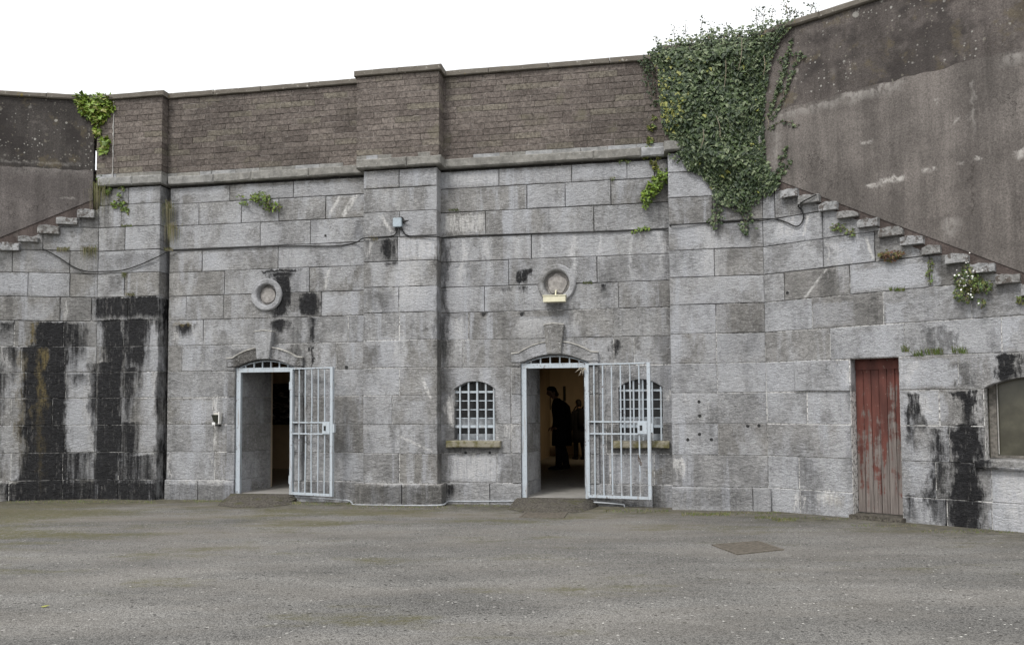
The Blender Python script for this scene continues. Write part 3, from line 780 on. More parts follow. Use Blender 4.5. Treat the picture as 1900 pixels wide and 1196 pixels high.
def doorway(sec, d0, d1, parent, mat, key_px, depth=.95, inset=.17, hood=None):
    hood = hood or mat
    """moulded surround, keystone and the splayed stone reveals"""
    b = .155
    # jambs of the surround, course by course
    for ua, ub in ((d0 - b, d0), (d1, d1 + b)):
        for k in range(8, 13):
            zt = DSP + .02 if k == 8 else J[k - 1]
            stone(sec, rect(ua, ub, J[k] if k > 8 else J[8], zt, .003), hood if k == 8 else mat, parent, 'jamb_stone', .066 if k == 8 else .052, .02, rough=False, ch=.008)
    A = arch_pts(d0, d1, DSP, DCR, 13)
    B = arch_pts(d0 - b * .25, d1 + b * .25, DSP + .175, DCR + .20, 13)
    for s in (0, 1):
        inn = A[:7] if s == 0 else A[6:]
        o_ = B[:7] if s == 0 else B[6:]
        if s == 0: poly = [(d0 - b, DSP + .023), (d0, DSP + .023)] + inn[1:] + o_[::-1] + [(d0 - b, DSP + .165)]
        else: poly = [(d1, DSP + .023), (d1 + b, DSP + .023), (d1 + b, DSP + .165)] + o_[::-1] + inn[:-1]
        stone(sec, poly, hood, parent, 'hood_stone', .07, .02, rough=False, jit=.002, ch=.01)
        line = (([(d0 - b, DSP + .165)] + o_) if s == 0 else (o_ + [(d1 + b, DSP + .165)]))
        m_ = MB()
        for (ua_, za_), (ub_, zb_) in zip(line[:-1], line[1:]):
            m_.prism(sec, [(ua_, za_), (ub_, zb_), (ub_, zb_ + .022), (ua_, za_ + .022)], .0, .082)
        m_.build('outline_strip', M_OUTLINE, parent)  # pale strip added along the hood's upper edge to draw its outline
    cu = (d0 + d1) / 2
    stone(sec, [(cu - .115, DCR - .004), (cu + .115, DCR - .004), (cu + .165, DCR + .47), (cu, DCR + .49), (cu - .165, DCR + .47)], M_CARV, parent, 'keystone', .125, .02, rough=False, jit=.004, ch=.012)
    m_ = MB(); m_.prism(sec, [(cu - .168, DCR + .468), (cu, DCR + .489), (cu + .168, DCR + .468), (cu + .168, DCR + .484), (cu, DCR + .510), (cu - .168, DCR + .484)], .0, .13)
    m_.build('key_outline_strip', M_OUTLINE, parent)  # pale strip added on top of the keystone to draw its outline
    # reveals: blocks seen edge-on inside the opening
    for s, ue in ((1, d0), (-1, d1)):
        for k in range(8, 14):
            zt = (DCR if k == 8 else J[k - 1]) - .003; zb = (J[k] if k < 13 else DFL - .05) + .003
            b_ = MB()
            pl = [(ue - s * .25, -.13), (ue + s * .028, -.13), (ue + s * inset, -depth), (ue - s * .25, -depth)]
            vs = [sec.P(u, zb, w) for u, w in pl] + [sec.P(u, zt, w) for u, w in pl]
            fs = [(0, 1, 2, 3), (7, 6, 5, 4), (0, 4, 5, 1), (1, 5, 6, 2), (2, 6, 7, 3), (3, 7, 4, 0)]
            b_.add(vs, fs if s < 0 else [f[::-1] for f in fs])
            b_.build('reveal_stone', mat, parent)
    b_ = MB(); b_.sbox(sec, d0 - .24, d1 + .24, DCR + .006, DCR + .2, -depth, -.30)
    b_.build('soffit_stone', mat, parent)
M_OUTLINE = simple('pale_outline_edge', (.36, .35, .325), .9, .4, 12, .5, bd=.01)
M_HOOD = stone_mat('dark_hood_stone', SM, tintA=(.085, .081, .075), tintB=(.115, .11, .104), streak=.0)
doorway(SM, M_D0, M_D1, wall_c, M_C, 492, hood=M_HOOD)

def roundel(sec, cu, cz, r_out, r_in, parent, mat, name, broken=False):
    seg = 40; b = MB()
    prof = [(r_out, -.02), (r_out, .035), (r_out - .02, .055), (r_in + .02, .055), (r_in, .04), (r_in - .015, -.07)]
    vs = []; fs = []
    for i in range(seg):
        a = 2 * math.pi * i / seg
        for r, w in prof: vs.append(sec.P(cu + r * math.cos(a), cz + r * math.sin(a), w + (.006 * math.sin(a * 5 + cu) if w > 0 else 0)))
    m = len(prof)
    for i in range(seg):
        j = (i + 1) % seg
        for k in range(m - 1): fs.append((i * m + k, j * m + k, j * m + k + 1, i * m + k + 1))
    b.add(vs, fs)
    ring = b.build(name, mat, parent)
    d = MB(); vs = [sec.P(cu, cz, -.02)]; fs = []
    rings = ((r_in * .55, -.022), (r_in * .72, -.025), (r_in * .76, -.06), (r_in + .03, -.075))
    for r, w in rings:
        for i in range(seg):
            a = 2 * math.pi * i / seg
            vs.append(sec.P(cu + r * math.cos(a) * (1 + .06 * math.sin(3 * a + 1) * broken), cz + r * math.sin(a) * (1 + .12 * math.sin(5 * a) * broken), w))
    for i in range(seg):
        j = (i + 1) % seg
        fs.append((0, 1 + i, 1 + j))
        for q in range(len(rings) - 1): fs.append((1 + q * seg + i, 1 + (q + 1) * seg + i, 1 + (q + 1) * seg + j, 1 + q * seg + j))
    d.add(vs, fs)
    d.build('plug', M_PLUG, ring)
M_PLUG = simple('pink_cement', (.30, .283, .268), .9, .3, 14, .6, bd=.015)
roundel(SM, ROUND1[0][0], ROUND1[0][1], .285, .185, wall_c, M_CARV, 'round_plaque')

# ================================================================== middle pilaster
uD0, uD1 = SD.u(674, 600), SD.u(811.5, 700)
pil = thing('stone_pilaster', 'projecting grey ashlar pilaster between the left doorway and the right bay', 'pilaster', SD.P((uD0 + uD1) / 2, 0, 0))
Dv = {1: [740.5], 2: [], 3: [741.5], 4: [737], 5: [], 6: [740], 7: [741], 8: [], 9: [741], 10: [728], 11: [742.6], 12: [741]}
for k in range(1, 13):
    course(SD, k, [uD0] + pxu(SD, Dv[k], k) + [uD1], M_D, pil, depth=.34)
course(SD, 13, [SD.u(661, 910), SD.u(748, 910), SD.u(822, 910)], M_D, pil, proud=.085, depth=.36)
backing(SD, [(uD0 + .015, uD1 - .015, -.2, ZC0)], pil, M_MORT)
cornice(SD, [SD.u(664, 310), SD.u(757, 306), SD.u(821, 303)], pil, depth=.4)

# ================================================================== right bay: doorway and two barred windows
uE0, uE1 = SM.u(806, 640), SM.u(1256, 600)
wall_e = thing('stone_wall', 'grey ashlar wall with the right barred doorway between two small barred windows', 'wall', SM.P(.7, 0, 0), 'ashlar walls of the fort')
ROUND2 = (SM.uz(1033, 526), .23)
Ev = {1: [926, 1061, 1164, 1215], 2: [978, 1049, 1134], 3: [901, 1102], 4: [986], 5: [944, 1108], 6: [899, 1148], 7: [869, 1139]}
for k in range(1, 8):
    us = [uE0] + pxu(SM, Ev[k], k) + [uE1]
    for a, b in zip(us[:-1], us[1:]):
        o = with_hole(a, b, J[k], J[k - 1], ROUND2) if k in (5, 6) else rect(a, b, J[k], J[k - 1] - (.035 if k == 1 else 0))  # same dark strip below the cornice, added to its shadow
        stone(SM, o, M_E, wall_e, rough=len(o) == 4)
ua, ub, uc = SM.u(859, 655), SM.u(1139, 655), SM.u(1176, 655)
stone(SM, rect(uE0, ua, J[8], J[7]), M_E, wall_e)
arch_over(SM, ua, ub, J[8], J[7], M_E0, M_E1, DSP, DCR, M_E, wall_e)
course(SM, 8, [ub, uc, uE1], M_E, wall_e)
um, un = SM.u(948, 730), SM.u(1124, 730)
arch_over(SM, uE0, um, J[10], J[8], W1[0], W1[1], WSP, WCR, M_E, wall_e, False)
arch_over(SM, un, uE1, J[10], J[8], W2[0], W2[1], WSP, WCR, M_E, wall_e, False)
course(SM, 9, [um, M_E0], M_E, wall_e, depth=.3, zbot=J[10])
course(SM, 9, [M_E1, un], M_E, wall_e, depth=.3); course(SM, 10, [M_E1, un], M_E, wall_e, depth=.3)
def sill_cut(uL, uR, w):
    g = G_; zt, zb = J[10], J[11]
    stone(SM, [(uL + g, zb + g), (uR - g, zb + g), (uR - g, zt - g), (w[1], zt - g), (w[1], WBT), (w[0], WBT), (w[0], zt - g), (uL + g, zt - g)], M_E, wall_e, depth=.3, rough=False, jit=.002)
sill_cut(uE0, um, W1); sill_cut(un, uE1, W2)
course(SM, 11, [um, M_E0], M_E, wall_e, depth=.3); course(SM, 11, [M_E1, un], M_E, wall_e, depth=.3)
course(SM, 12, [uE0, SM.u(922, 868), M_E0], M_E, wall_e, depth=.3)
course(SM, 12, [M_E1, SM.u(1132, 868), SM.u(1214, 868), uE1], M_E, wall_e, depth=.3)
course(SM, 13, [uE0, SM.u(910, 912), M_E0], M_E, wall_e, proud=.06, depth=.3)
course(SM, 13, [M_E1, SM.u(1212, 915), uE1], M_E, wall_e, proud=.05, depth=.3)
rz0, rz1 = ROUND2[0][1] - .25, ROUND2[0][1] + .25
backing(SM, [(uE0, W1[0], -.2, DCR), (W1[1], M_E0, -.2, DCR), (W1[0], W1[1], -.2, WBT - .005), (W1[0], W1[1], WCR + .004, DCR), (M_E1, W2[0], -.2, DCR), (W2[1], uE1, -.2, DCR), (W2[0], W2[1], -.2, WBT - .005), (W2[0], W2[1], WCR + .004, DCR),
             (uE0, uE1, DCR + .006, rz0), (uE0, ROUND2[0][0] - .25, rz0, rz1), (ROUND2[0][0] + .25, uE1, rz0, rz1), (uE0, uE1, rz1, ZC0)], wall_e, M_MORT)
cornice(SM, [uE0, SM.u(1102, 288), SM.u(1190, 285), uE1], wall_e)
doorway(SM, M_E0, M_E1, wall_e, M_E, 1030)
roundel(SM, ROUND2[0][0], ROUND2[0][1], .315, .215, wall_e, M_CARV, 'round_plaque', True)

# ================================================================== right flank: end pilaster and the canted wall under the long stair
uF0, uF1 = SF.u(1243.5, 600), SF.ux(XG)
uG0, uG1 = SG.ux(XG), SG.ux(8.6)
wall_g = thing('stone_wall', 'pale grey ashlar wall under the long right stair, holding the peeling red door', 'wall', SF.P(uF1, 0, 0), 'ashlar walls of the fort')
cutG = (SG.uz(1873, 517), SG.uz(1462, 357))
Fv = {1: [], 2: [1330], 3: [1323], 4: [], 5: [1326], 6: [], 7: [1329], 8: [1330], 9: [1331], 10: [], 11: [1333], 12: []}
for k in range(1, 13):
    course(SF, k, [uF0] + pxu(SF, Fv[k], k) + [uF1 + G_], M_G, wall_g, depth=.34)
course(SF, 13, [uF0 - .02, SF.u(1396, 925), uF1 + .03], M_G, wall_g, proud=.08, depth=.34)
backing(SF, [(uF0 + .02, uF1 + .06, -.2, ZC0)], wall_g, M_MORT)
Gv = {1: [], 2: [], 3: [1439], 4: [1528], 5: [1529, 1625], 6: [1456, 1578, 1726], 7: [1508, 1640, 1804], 8: [1541, 1680, 1860]}
for k in range(1, 9):
    course(SG, k, [uG0 - G_] + pxu(SG, Gv[k], k) + [SG.u(1990, 600), uG1], M_G, wall_g, cut=cutG, depth=.15)
g = G_
us = [uG0, SG.u(1475, 695)]
course(SG, 9, us, M_G, wall_g)
a = us[1]
stone(SG, [(a + g, J[9] + g), (GD0, J[9] + g), (GD0, J[9] + .08), (GD0 - .09, J[9] + .2), (GD0 - .16, J[8] - .12), (GD0 - .20, J[8] - g), (a + g, J[8] - g)], M_G, wall_g, proud=.035, jit=.006, depth=.25, ch=.012)
stone(SG, [(GD0 - .15, J[9] + g), (GD0 + .005, J[9] + g), (GD0 + .005, J[8] - g), (GD0 - .2, J[8] - g)], M_G, wall_g, proud=.0, depth=.25, ch=.02)
course(SG, 9, [GD1, SG.u(1778, 690)], M_G, wall_g, depth=.25)
arch_over(SG, SG.u(1778, 690), SG.ux(8.2), J[9], J[8], GW0, GW1, max(GWS, J[9] + .01), GWC, M_G, wall_g)
course(SG, 10, [uG0, SG.u(1498, 755), GD0], M_G, wall_g, depth=.25)
course(SG, 10, [GD1, SG.u(1743, 755), GW0], M_G, wall_g, depth=.28)
course(SG, 11, [uG0, GD0], M_G, wall_g, depth=.25)
course(SG, 11, [GD1, SG.u(1762, 822), GW0], M_G, wall_g, depth=.28)
course(SG, 12, [uG0, SG.u(1483, 880), GD0], M_G, wall_g, depth=.25)
course(SG, 12, [GD1, SG.u(1737, 890), SG.u(1840, 895), SG.u(1985, 895), uG1], M_G, wall_g, depth=.25)
course(SG, 13, [uG0, SG.u(1485, 935), GD0], M_G, wall_g, depth=.25, proud=.008)
course(SG, 13, [GD1, SG.u(1758, 955), SG.u(1841, 960), SG.u(1965, 960), uG1], M_G, wall_g, depth=.25, proud=.012)
for k in (10, 11): course(SG, k, [GW1, uG1], M_G, wall_g)
course(SG, 9, [SG.ux(8.2), uG1], M_G, wall_g)
bG = MB()
pp = clip([(uG0 - .05, J[8]), (uG1, J[8]), (uG1, ZC0), (uG0 - .05, ZC0)], *cutG)
bG.prism(SG, pp, -.4, -GBW)
for r_ in ((uG0 - .05, GD0, -.2, J[8]), (GD1, GW0, -.2, J[8]), (GW0, GW1, -.2, GWB - .01), (GW1, uG1, -.2, J[8]), (GW0, GW1, GWC + .004, J[8])):
    bG.sbox(SG, r_[0], r_[1], r_[2], r_[3], -.4, -GBW)
bG.build('mortar_bed', M_MORT_G, wall_g)
cornice(SF, [uF0 - .06, SF.u(1330, 270), uF1], wall_g, depth=.4)
# reveals of the red door
b_ = MB(); b_.sbox(SG, GD0 - .2, GD0 + .003, -.1, J[8], -.5, -.26); b_.build('reveal_stone', M_G, wall_g)
b_ = MB(); b_.sbox(SG, GD1 - .003, GD1 + .2, -.1, J[8], -.5, -.26); b_.build('reveal_stone', M_G, wall_g)

# ================================================================== brick parapets
def brick_parapet(sec, u0, u1, w, label, u0c=None, u1c=None, end_r=0, first_grey=True, skip_coping=False):
    th = thing('brick_parapet', label, 'parapet', sec.P((u0 + u1) / 2, ZC1, 0), 'brown brick parapets')
    h = (ZT0 - ZC1 - .075) / 13; z = ZC1
    for c in range(14):
        hh = .075 if c == 0 else h
        us = [u0]; q = u0 + random.choice((.44, .22, .33)) + random.uniform(-.05, .05)
        while q < u1 - .14:
            us.append(q); q += random.choice((.44, .44, .44, .22, .46)) + random.uniform(-.02, .02)
        us.append(u1)
        for a, b in zip(us[:-1], us[1:]):
            stone(sec, rect(a, b, z, z + hh, .0026), M_CORN if (c == 0 and first_grey and random.random() < .7) else M_BRICK, th, 'brick', w + random.uniform(-.003, .003), .30 - w, ch=.004, jit=.003)
        z += hh
    b = MB(); b.sbox(sec, u0 + .012, u1 - .012, ZC1, ZT0, -.29, w - .007); b.build('mortar_bed', M_BMORT, th)
    if not skip_coping:
        a0 = u0 if u0c is None else u0c; a1 = u1 if u1c is None else u1c
        n = max(1, round((a1 - a0) / .95))
        for i in range(n):
            stone(sec, rect(a0 + (a1 - a0) * i / n, a0 + (a1 - a0) * (i + 1) / n, ZT0 + random.uniform(0, .004), ZT1 + random.uniform(-.004, .003), .002), M_COP, th, 'coping_stone', w + .05, .36 - w, ch=.010, jit=.005)
    return th
uPA0, uPA1 = SA1.u(182, 260), SA1.u(303, 250)
brick_parapet(SA1, uPA0, uPA1, .035, 'short brown brick parapet beside the dark rendered wall, with a white vertical joint', u1c=uPA1 + .05)
brick_parapet(SM, uC0 - .05, SM.u(668, 240), .02, 'long brown brick parapet above the left doorway')
brick_parapet(SD, SD.u(663, 230), SD.u(816, 230), .04, 'brown brick parapet block standing forward on the middle pilaster', SD.u(660, 140), SD.u(821, 130))
brick_parapet(SM, SM.u(800, 240), uE1, .02, 'long brown brick parapet above the right doorway, with ivy at its end')
brick_parapet(SF, uF0 - .05, SF.ux(XG) + .05, .035, 'brown brick parapet block hidden under the big ivy', skip_coping=False)
for o in list(bpy.data.objects):
    pass
# white joint line in the left block
b_ = MB()
zz = ZC1 + .01
pts = []
while zz < ZT0 - .02:
    pts.append(SA1.P(SA1.u(213.5, 250) + random.uniform(-.006, .006), zz, .047)); zz += .06
b_.tube(pts, [random.uniform(.004, .011) for _ in pts], 5)
par_l = [o for o in bpy.data.objects if o.name.startswith('brick_parapet') and 'white vertical joint' in o['label']][0]
b_.build('lime_joint', simple('lime', (.46, .45, .43), .9, .2, 30, .4), par_l)

# ================================================================== rendered upper walls and the two stairs
sl_a, sl_b = SA0.uz(-20, 449), SA0.uz(175, 370)
k_ = (sl_b[1] - sl_a[1]) / (sl_b[0] - sl_a[0])
ur = SA0.u(174, 280); bandL = 4.27 + H
zL = lambda u: sl_b[1] + (u - sl_b[0]) * k_
rw_l = thing('rendered_wall', 'dark lichen-spotted rendered wall above the small left stair', 'wall', SA0.P(ur - 2, zL(ur - 2), 0), 'rendered upper walls')
def wavy(u0, u1, z, n, amp=.015):
    return [(u0 + (u1 - u0) * i / n, z + random.uniform(-amp, amp)) for i in range(n + 1)]
b_ = MB(); b_.prism(SA0, [(uA0s, bandL - .05), (ur, bandL - .05), (ur, ZT0), (uA0s, ZT0)], -.10, .0); b_.build('rough_render', M_RUP_L, rw_l)
top = wavy(uA0s, ur, bandL, 40)
b_ = MB(); b_.prism(SA0, [(uA0s, zL(uA0s)), (ur, zL(ur))] + top[::-1], -.10, .014); b_.build('smooth_render', M_RLO_L, rw_l)
ca, cb = SA0.uz(14, 457), SA0.uz(159, 396); kc = (cb[1] - ca[1]) / (cb[0] - ca[0]); zc_ = lambda u: ca[1] + (u - ca[0]) * kc
b_ = MB(); b_.prism(SA0, [(uA0s, zc_(uA0s) - .06), (ur, zc_(ur) - .06), (ur, zL(ur) + .01), (uA0s, zL(uA0s) + .01)], -.08, .002); b_.build('skirting', M_SKIRT, rw_l)
b_ = MB()
b_.sbox(SA0, ur - .1, ur + .2, SA0.z(178, 270), ZT0, -.32, -.13); b_.sbox(SA0, ur - .1, ur + .2, J[3], SA0.z(178, 312), -.32, -.13)
b_.build('end_block', M_SKIRT, rw_l)
n = 5; ce = SA0.u(207, 180)
for i in range(n):
    stone(SA0, rect(uA0s + (ce - uA0s) * i / n, uA0s + (ce - uA0s) * (i + 1) / n, ZT0, ZT1, .003), M_COP, rw_l, 'coping_stone', .05, .3, ch=.015, jit=.01)

bandR = 4.46 + H
gr_a, gr_b = SG.uz(1463, 342), SG.uz(1900, 506); kg = (gr_b[1] - gr_a[1]) / (gr_b[0] - gr_a[0]); zR = lambda u: gr_a[1] + (u - gr_a[0]) * kg
gc_a, gc_b = SG.uz(1462, 357), SG.uz(1873, 517); kc2 = (gc_b[1] - gc_a[1]) / (gc_b[0] - gc_a[0]); zc2 = lambda u: gc_a[1] + (u - gc_a[0]) * kc2
rw_r = thing('rendered_wall', 'tall mauve-brown rendered wall above the long right stair, with ivy on its left edge', 'wall', SG.P(SG.u(1700, 450), zR(SG.u(1700, 450)), 0), 'rendered upper walls')
b_ = MB(); b_.prism(SG, [(uG0 - .1, bandR - .05), (uG1, bandR - .05), (uG1, ZT0 + .12), (uG0 - .1, ZT0 + .12)], -.3, .0); b_.build('rough_render', M_RUP_R, rw_r)
top = wavy(uG0 - .1, uG1, bandR, 50, .02)
b_ = MB(); b_.prism(SG, [(uG0 - .1, zR(uG0 - .1)), (uG1, zR(uG1))] + top[::-1], -.3, .014); b_.build('smooth_render', M_RLO, rw_r)
b_ = MB(); b_.prism(SG, [(uG0 - .1, zc2(uG0 - .1) - .08), (uG1, zc2(uG1) - .08), (uG1, zR(uG1) + .01), (uG0 - .1, zR(uG0 - .1) + .01)], -.3, .002); b_.build('skirting', M_SKIRT, rw_r)
n = 6
for i in range(n):
    stone(SG, rect(uG0 - .1 + (uG1 - uG0) * i / n, uG0 - .1 + (uG1 - uG0) * (i + 1) / n, ZT0 + .12, ZT1 + .13, .003), M_COP, rw_r, 'coping_stone', .06, .4, ch=.02, jit=.012)

def stair(sec, boxes, label, name='stone_stair'):
    x0, x1, y0, y1 = boxes[0]
    th = thing(name, label, 'stair', sec.pt((x0 + x1) / 2, (y0 + y1) / 2), 'stone stairs built into the walls')
    for (x0, x1, y0, y1) in boxes:
        ym = (y0 + y1) / 2
        a, z1 = sec.uz(x0, y0, .1); b, _ = sec.uz(x1, y0, .1); _, z0 = sec.uz((x0 + x1) / 2, y1, .1); _, z1 = sec.uz((x0 + x1) / 2, y0, .1)
        if b - a < .05: continue
        z0 += .02
        c = random.uniform(.0, .05)
        pts = [(a, z0 + random.uniform(-.006, .006)), (b, z0 + random.uniform(-.006, .006)), (b, z1 - c * random.random()), (a + (b - a) * random.uniform(.6, .85), z1 - c * random.random() * .5), (a + (b - a) * random.uniform(.25, .5), z1 + .012), (a + random.uniform(0, .03), z1 - random.uniform(-.01, .02)), (a, z1 - c)]
        stone(sec, pts, M_STEP, th, 'step', .105 + random.uniform(-.015, .012), .2, ch=.004, jit=.004)
    return th
stair(SA0, [(143, 175, 388, 405), (104, 143, 403, 418), (69, 109, 417, 435), (33, 70, 438, 450), (-8, 35, 450, 466), (-48, -6, 466, 480), (-90, -47, 480, 497)], 'short flight of worn grey stone steps rising to the right under the dark render')
stair(SG, [(1447, 1478, 351, 367), (1480, 1519, 361, 379), (1518, 1552, 374, 392), (1551, 1591, 391, 406), (1590, 1628, 405, 424), (1628, 1674, 421, 440), (1669, 1712, 437, 456), (1709, 1744, 455, 474),
           (1753, 1796, 470, 491), (1798, 1845, 489, 509), (1846, 1892, 509, 528), (1894, 1942, 527, 549), (1944, 1994, 549, 570), (1996, 2050, 570, 593)], 'long flight of chipped grey stone steps descending to the right under the mauve render')

# ================================================================== rooms behind the doorways
def room(sec, u0, u1, dn, df, zc, skew=0.0):
    fl = DFL + .002
    def quad(name, pts, mat):
        b = MB(); b.add(pts, [(0, 1, 2, 3)]); return structure(b.build(name, mat))
    A, B, C_, D_ = (u0, -dn), (u1, -dn), (u1, -df - skew), (u0, -df)
    Q = lambda p, z: sec.P(p[0], z, p[1])
    quad('interior_floor', [Q(A, fl), Q(B, fl), Q(C_, fl), Q(D_, fl)], M_ROOMF)
    quad('interior_ceiling', [Q(D_, zc), Q(C_, zc), Q(B, zc), Q(A, zc)], M_ROOMC)
    for p, q in ((D_, C_), (A, D_), (C_, B)):
        quad('interior_wall', [Q(p, fl - .2), Q(q, fl - .2), Q(q, zc + .1), Q(p, zc + .1)], M_ROOM)
room(SM, M_D0 - 3.0, M_D1 + 1.2, .95, 5.2, 1.05 + H)
room(SM, M_E0 - .9, M_E1 + 3.0, .95, 10.6, 1.15 + H, 2.0)
for d0, d1, sec in ((M_D0, M_D1, SM), (M_E0, M_E1, SM)):
    b_ = MB()                                            # inner face of the thick wall, either side of and above the passage
    lo, hi = (d0 - 3.1, d1 + 1.3) if d0 < -3 else (d0 - 1.0, d1 + 3.1)
    b_.sbox(sec, lo, d0 + .15, -.1, 3.0, -1.05, -.952); b_.sbox(sec, d1 - .15, hi, -.1, 3.0, -1.05, -.952); b_.sbox(sec, d0 + .15, d1 - .15, DCR + .01, 3.0, -1.05, -.952)
    structure(b_.build('interior_wall', M_ROOM))
    b_ = MB(); b_.sbox(sec, d0 - .2, d1 + .2, DCR + .21, 3.1, -.951, -.3); structure(b_.build('interior_wall', M_ROOM))
    b_ = MB(); b_.sbox(sec, d0 + .0, d1 - .0, -.1, DFL, -1.06, -.06); structure(b_.build('door_threshold', M_ROOMF))

# ================================================================== unseen shell added behind the fort wall to keep daylight out of the rooms
M_BLOCKER = simple('blocker_brown', (.08, .075, .05), .95, .3, 2, .3)
b_ = MB()
zt_ = 3.85 + H
lo_, hi_ = Vector((-12.0, 0, 0)), Vector((9.0, 0, 0))
y0l, y0r, yb = 14.9, 12.4, 30.0
vs = [(-9.2, 14.95, -.3), (3.6, 12.65, -.3), (9.5, 30, -.3), (-12, 30, -.3), (-9.2, 14.95, zt_), (3.6, 12.65, zt_), (9.5, 30, zt_), (-12, 30, zt_)]
b_.add(vs, [(4, 5, 6, 7), (1, 2, 6, 5), (2, 3, 7, 6), (3, 0, 4, 7)])
structure(b_.build('daylight_blocker', M_BLOCKER))

# ================================================================== yard
def yard_mat():
    T = NT('worn_asphalt'); p = T.pos(); x, y = T.xyz(p)[0], T.xyz(p)[1]
    col = T.mix(T.noise(p, .45, 5, .6), (.122, .119, .111), (.190, .184, .173))
    col = T.scale(col, T.ramp(T.noise(T.vmath('MULTIPLY', p, (.6, 1.6, 1)), .8, 4, .6), .32, .68, .78, 1.2))
    v = T.new('ShaderNodeTexVoronoi'); T.put(v.inputs['Vector'], p); v.inputs['Scale'].default_value = 105
    cs = T.xyz(v.outputs['Color'])[0]
    col = T.scale(col, T.ramp(cs, .0, 1.0, .42, 1.58, False))
    v2 = T.new('ShaderNodeTexVoronoi'); T.put(v2.inputs['Vector'], p); v2.inputs['Scale'].default_value = 24
    cs2 = T.xyz(v2.outputs['Color'])[1]
    col = T.mix(T.math('MULTIPLY', T.ramp(cs2, .968, .976), T.ramp(v2.outputs['Distance'], .36, .28)), col, (.36, .35, .33))
    col = T.mix(T.math('MULTIPLY', T.ramp(cs2, .09, .07), T.ramp(v2.outputs['Distance'], .4, .3)), col, (.045, .043, .04))
    col = T.scale(col, T.ramp(T.noise(p, 150, 2, .6), .3, .7, .75, 1.25))
    # silt and moss: more of both towards the foot of the walls
    far = T.ramp(T.math('ADD', y, T.math('MULTIPLY', T.math('SUBTRACT', T.noise(p, .7, 4), .5), 3)), 8.0, 13.0)
    silt = T.math('MULTIPLY', T.ramp(T.noise(T.vmath('MULTIPLY', p, (.35, 1.2, 1)), 1.1, 5, .65), .42, .6), T.ramp(far, 0, 1, .35, .95))
    col = T.mix(T.math('MULTIPLY', silt, .6), col, (.195, .175, .15))
    left = T.ramp(x, -3.5, -8.5)
    mz = T.math('ADD', T.math('MULTIPLY', far, .10), T.math('MULTIPLY', left, .12))
    mo = T.ramp(T.math('ADD', T.noise(T.vmath('MULTIPLY', p, (.45, 1.1, 1)), 1.0, 6, .68), mz),   .54, .72)
    mo = T.math('MULTIPLY', mo, T.ramp(T.noise(p, 14, 4, .7), .3, .6, .25, 1.0))
    col = T.mix(T.math('MULTIPLY', mo, .8), col, T.mix(T.noise(p, 3, 3), (.07, .07, .022), (.115, .10, .038)))
    # grit and damp dirt gathered along the foot of the walls
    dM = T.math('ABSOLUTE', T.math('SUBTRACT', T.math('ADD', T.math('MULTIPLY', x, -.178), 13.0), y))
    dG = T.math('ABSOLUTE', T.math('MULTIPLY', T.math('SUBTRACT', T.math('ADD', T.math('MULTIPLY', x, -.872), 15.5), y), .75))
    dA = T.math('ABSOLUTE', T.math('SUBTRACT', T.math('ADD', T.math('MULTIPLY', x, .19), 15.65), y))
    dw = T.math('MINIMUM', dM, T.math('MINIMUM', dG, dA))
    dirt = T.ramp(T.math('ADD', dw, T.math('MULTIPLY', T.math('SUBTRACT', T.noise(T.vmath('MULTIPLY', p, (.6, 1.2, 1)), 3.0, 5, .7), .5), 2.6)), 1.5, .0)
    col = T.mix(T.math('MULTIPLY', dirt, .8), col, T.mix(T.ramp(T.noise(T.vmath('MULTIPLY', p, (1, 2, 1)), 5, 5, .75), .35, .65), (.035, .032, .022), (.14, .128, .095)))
    # shallow old patches of newer, darker tar
    pt_ = T.noise(T.vmath('MULTIPLY', p, (.5, .9, 1)), .55, 3, .5)
    col = T.mix(T.ramp(pt_, .56, .60, 0, .35), col, T.scale(col, .72))
    h = T.math('ADD', T.math('MULTIPLY', v.outputs['Distance'], -.9), T.math('ADD', T.noise(p, 12, 4, .7), T.math('MULTIPLY', T.noise(p, 1.2, 3), .9)))
    return T.done(col, .88, T.bump(h, .55, .012), spec=.3)
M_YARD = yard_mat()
b_ = MB(); nn = 40
b_.add([(-150, -150, 0), (150, -150, 0), (150, 150, 0), (-150, 150, 0)], [(0, 1, 2, 3)])
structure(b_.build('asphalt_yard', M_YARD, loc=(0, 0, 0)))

M_MOSSC = (lambda: (lambda T, p: T.done(T.mix(T.ramp(T.noise(p, 4, 5, .7), .52, .66, 0, .7), T.mix(T.ramp(T.noise(p, 30, 5, .75), .4, .62), (.045, .040, .034), (.13, .118, .098)), (.065, .065, .025)), .95, T.bump(T.noise(p, 30, 5, .7), .8, .02)))(*(lambda T: (T, T.pos()))(NT('mossy_concrete'))))()
def ramp_slab(name, label, backpx, frontpx, zb):
    P0 = [SM.P(SM.u(px, py, .0), zb, .0) for px, py in backpx]
    P1 = [ground_pt(px, py, .004) for px, py in frontpx]
    n = len(P1); vs = []; m = 7
    for i in range(n):
        a = P0[0].lerp(P0[1], i / (n - 1))
        for j in range(m):
            f = j / (m - 1); q = a.lerp(P1[i], f); q.z = zb * (1 - f ** 1.6) + .004 + (random.uniform(-.008, .012) if 0 < j < m - 1 else 0)
            vs.append(q)
    fs = [(i * m + j, i * m + j + 1, (i + 1) * m + j + 1, (i + 1) * m + j) for i in range(n - 1) for j in range(m - 1)]
    k = len(vs)
    for i in range(n):
        for j in range(m): vs.append(Vector((vs[i * m + j].x, vs[i * m + j].y, -.03)))
    for i in (0, n - 1):
        for j in range(m - 1):
            f = (i * m + j, i * m + j + 1, k + i * m + j + 1, k + i * m + j)
            fs.append(f if i else f[::-1])
    o = link_mesh(name, vs, fs, M_MOSSC, None, (P1[0] + P1[-1]) / 2, smooth=True)
    return tag(o, label, 'ramp', 'mossy concrete ramps at the doorways')
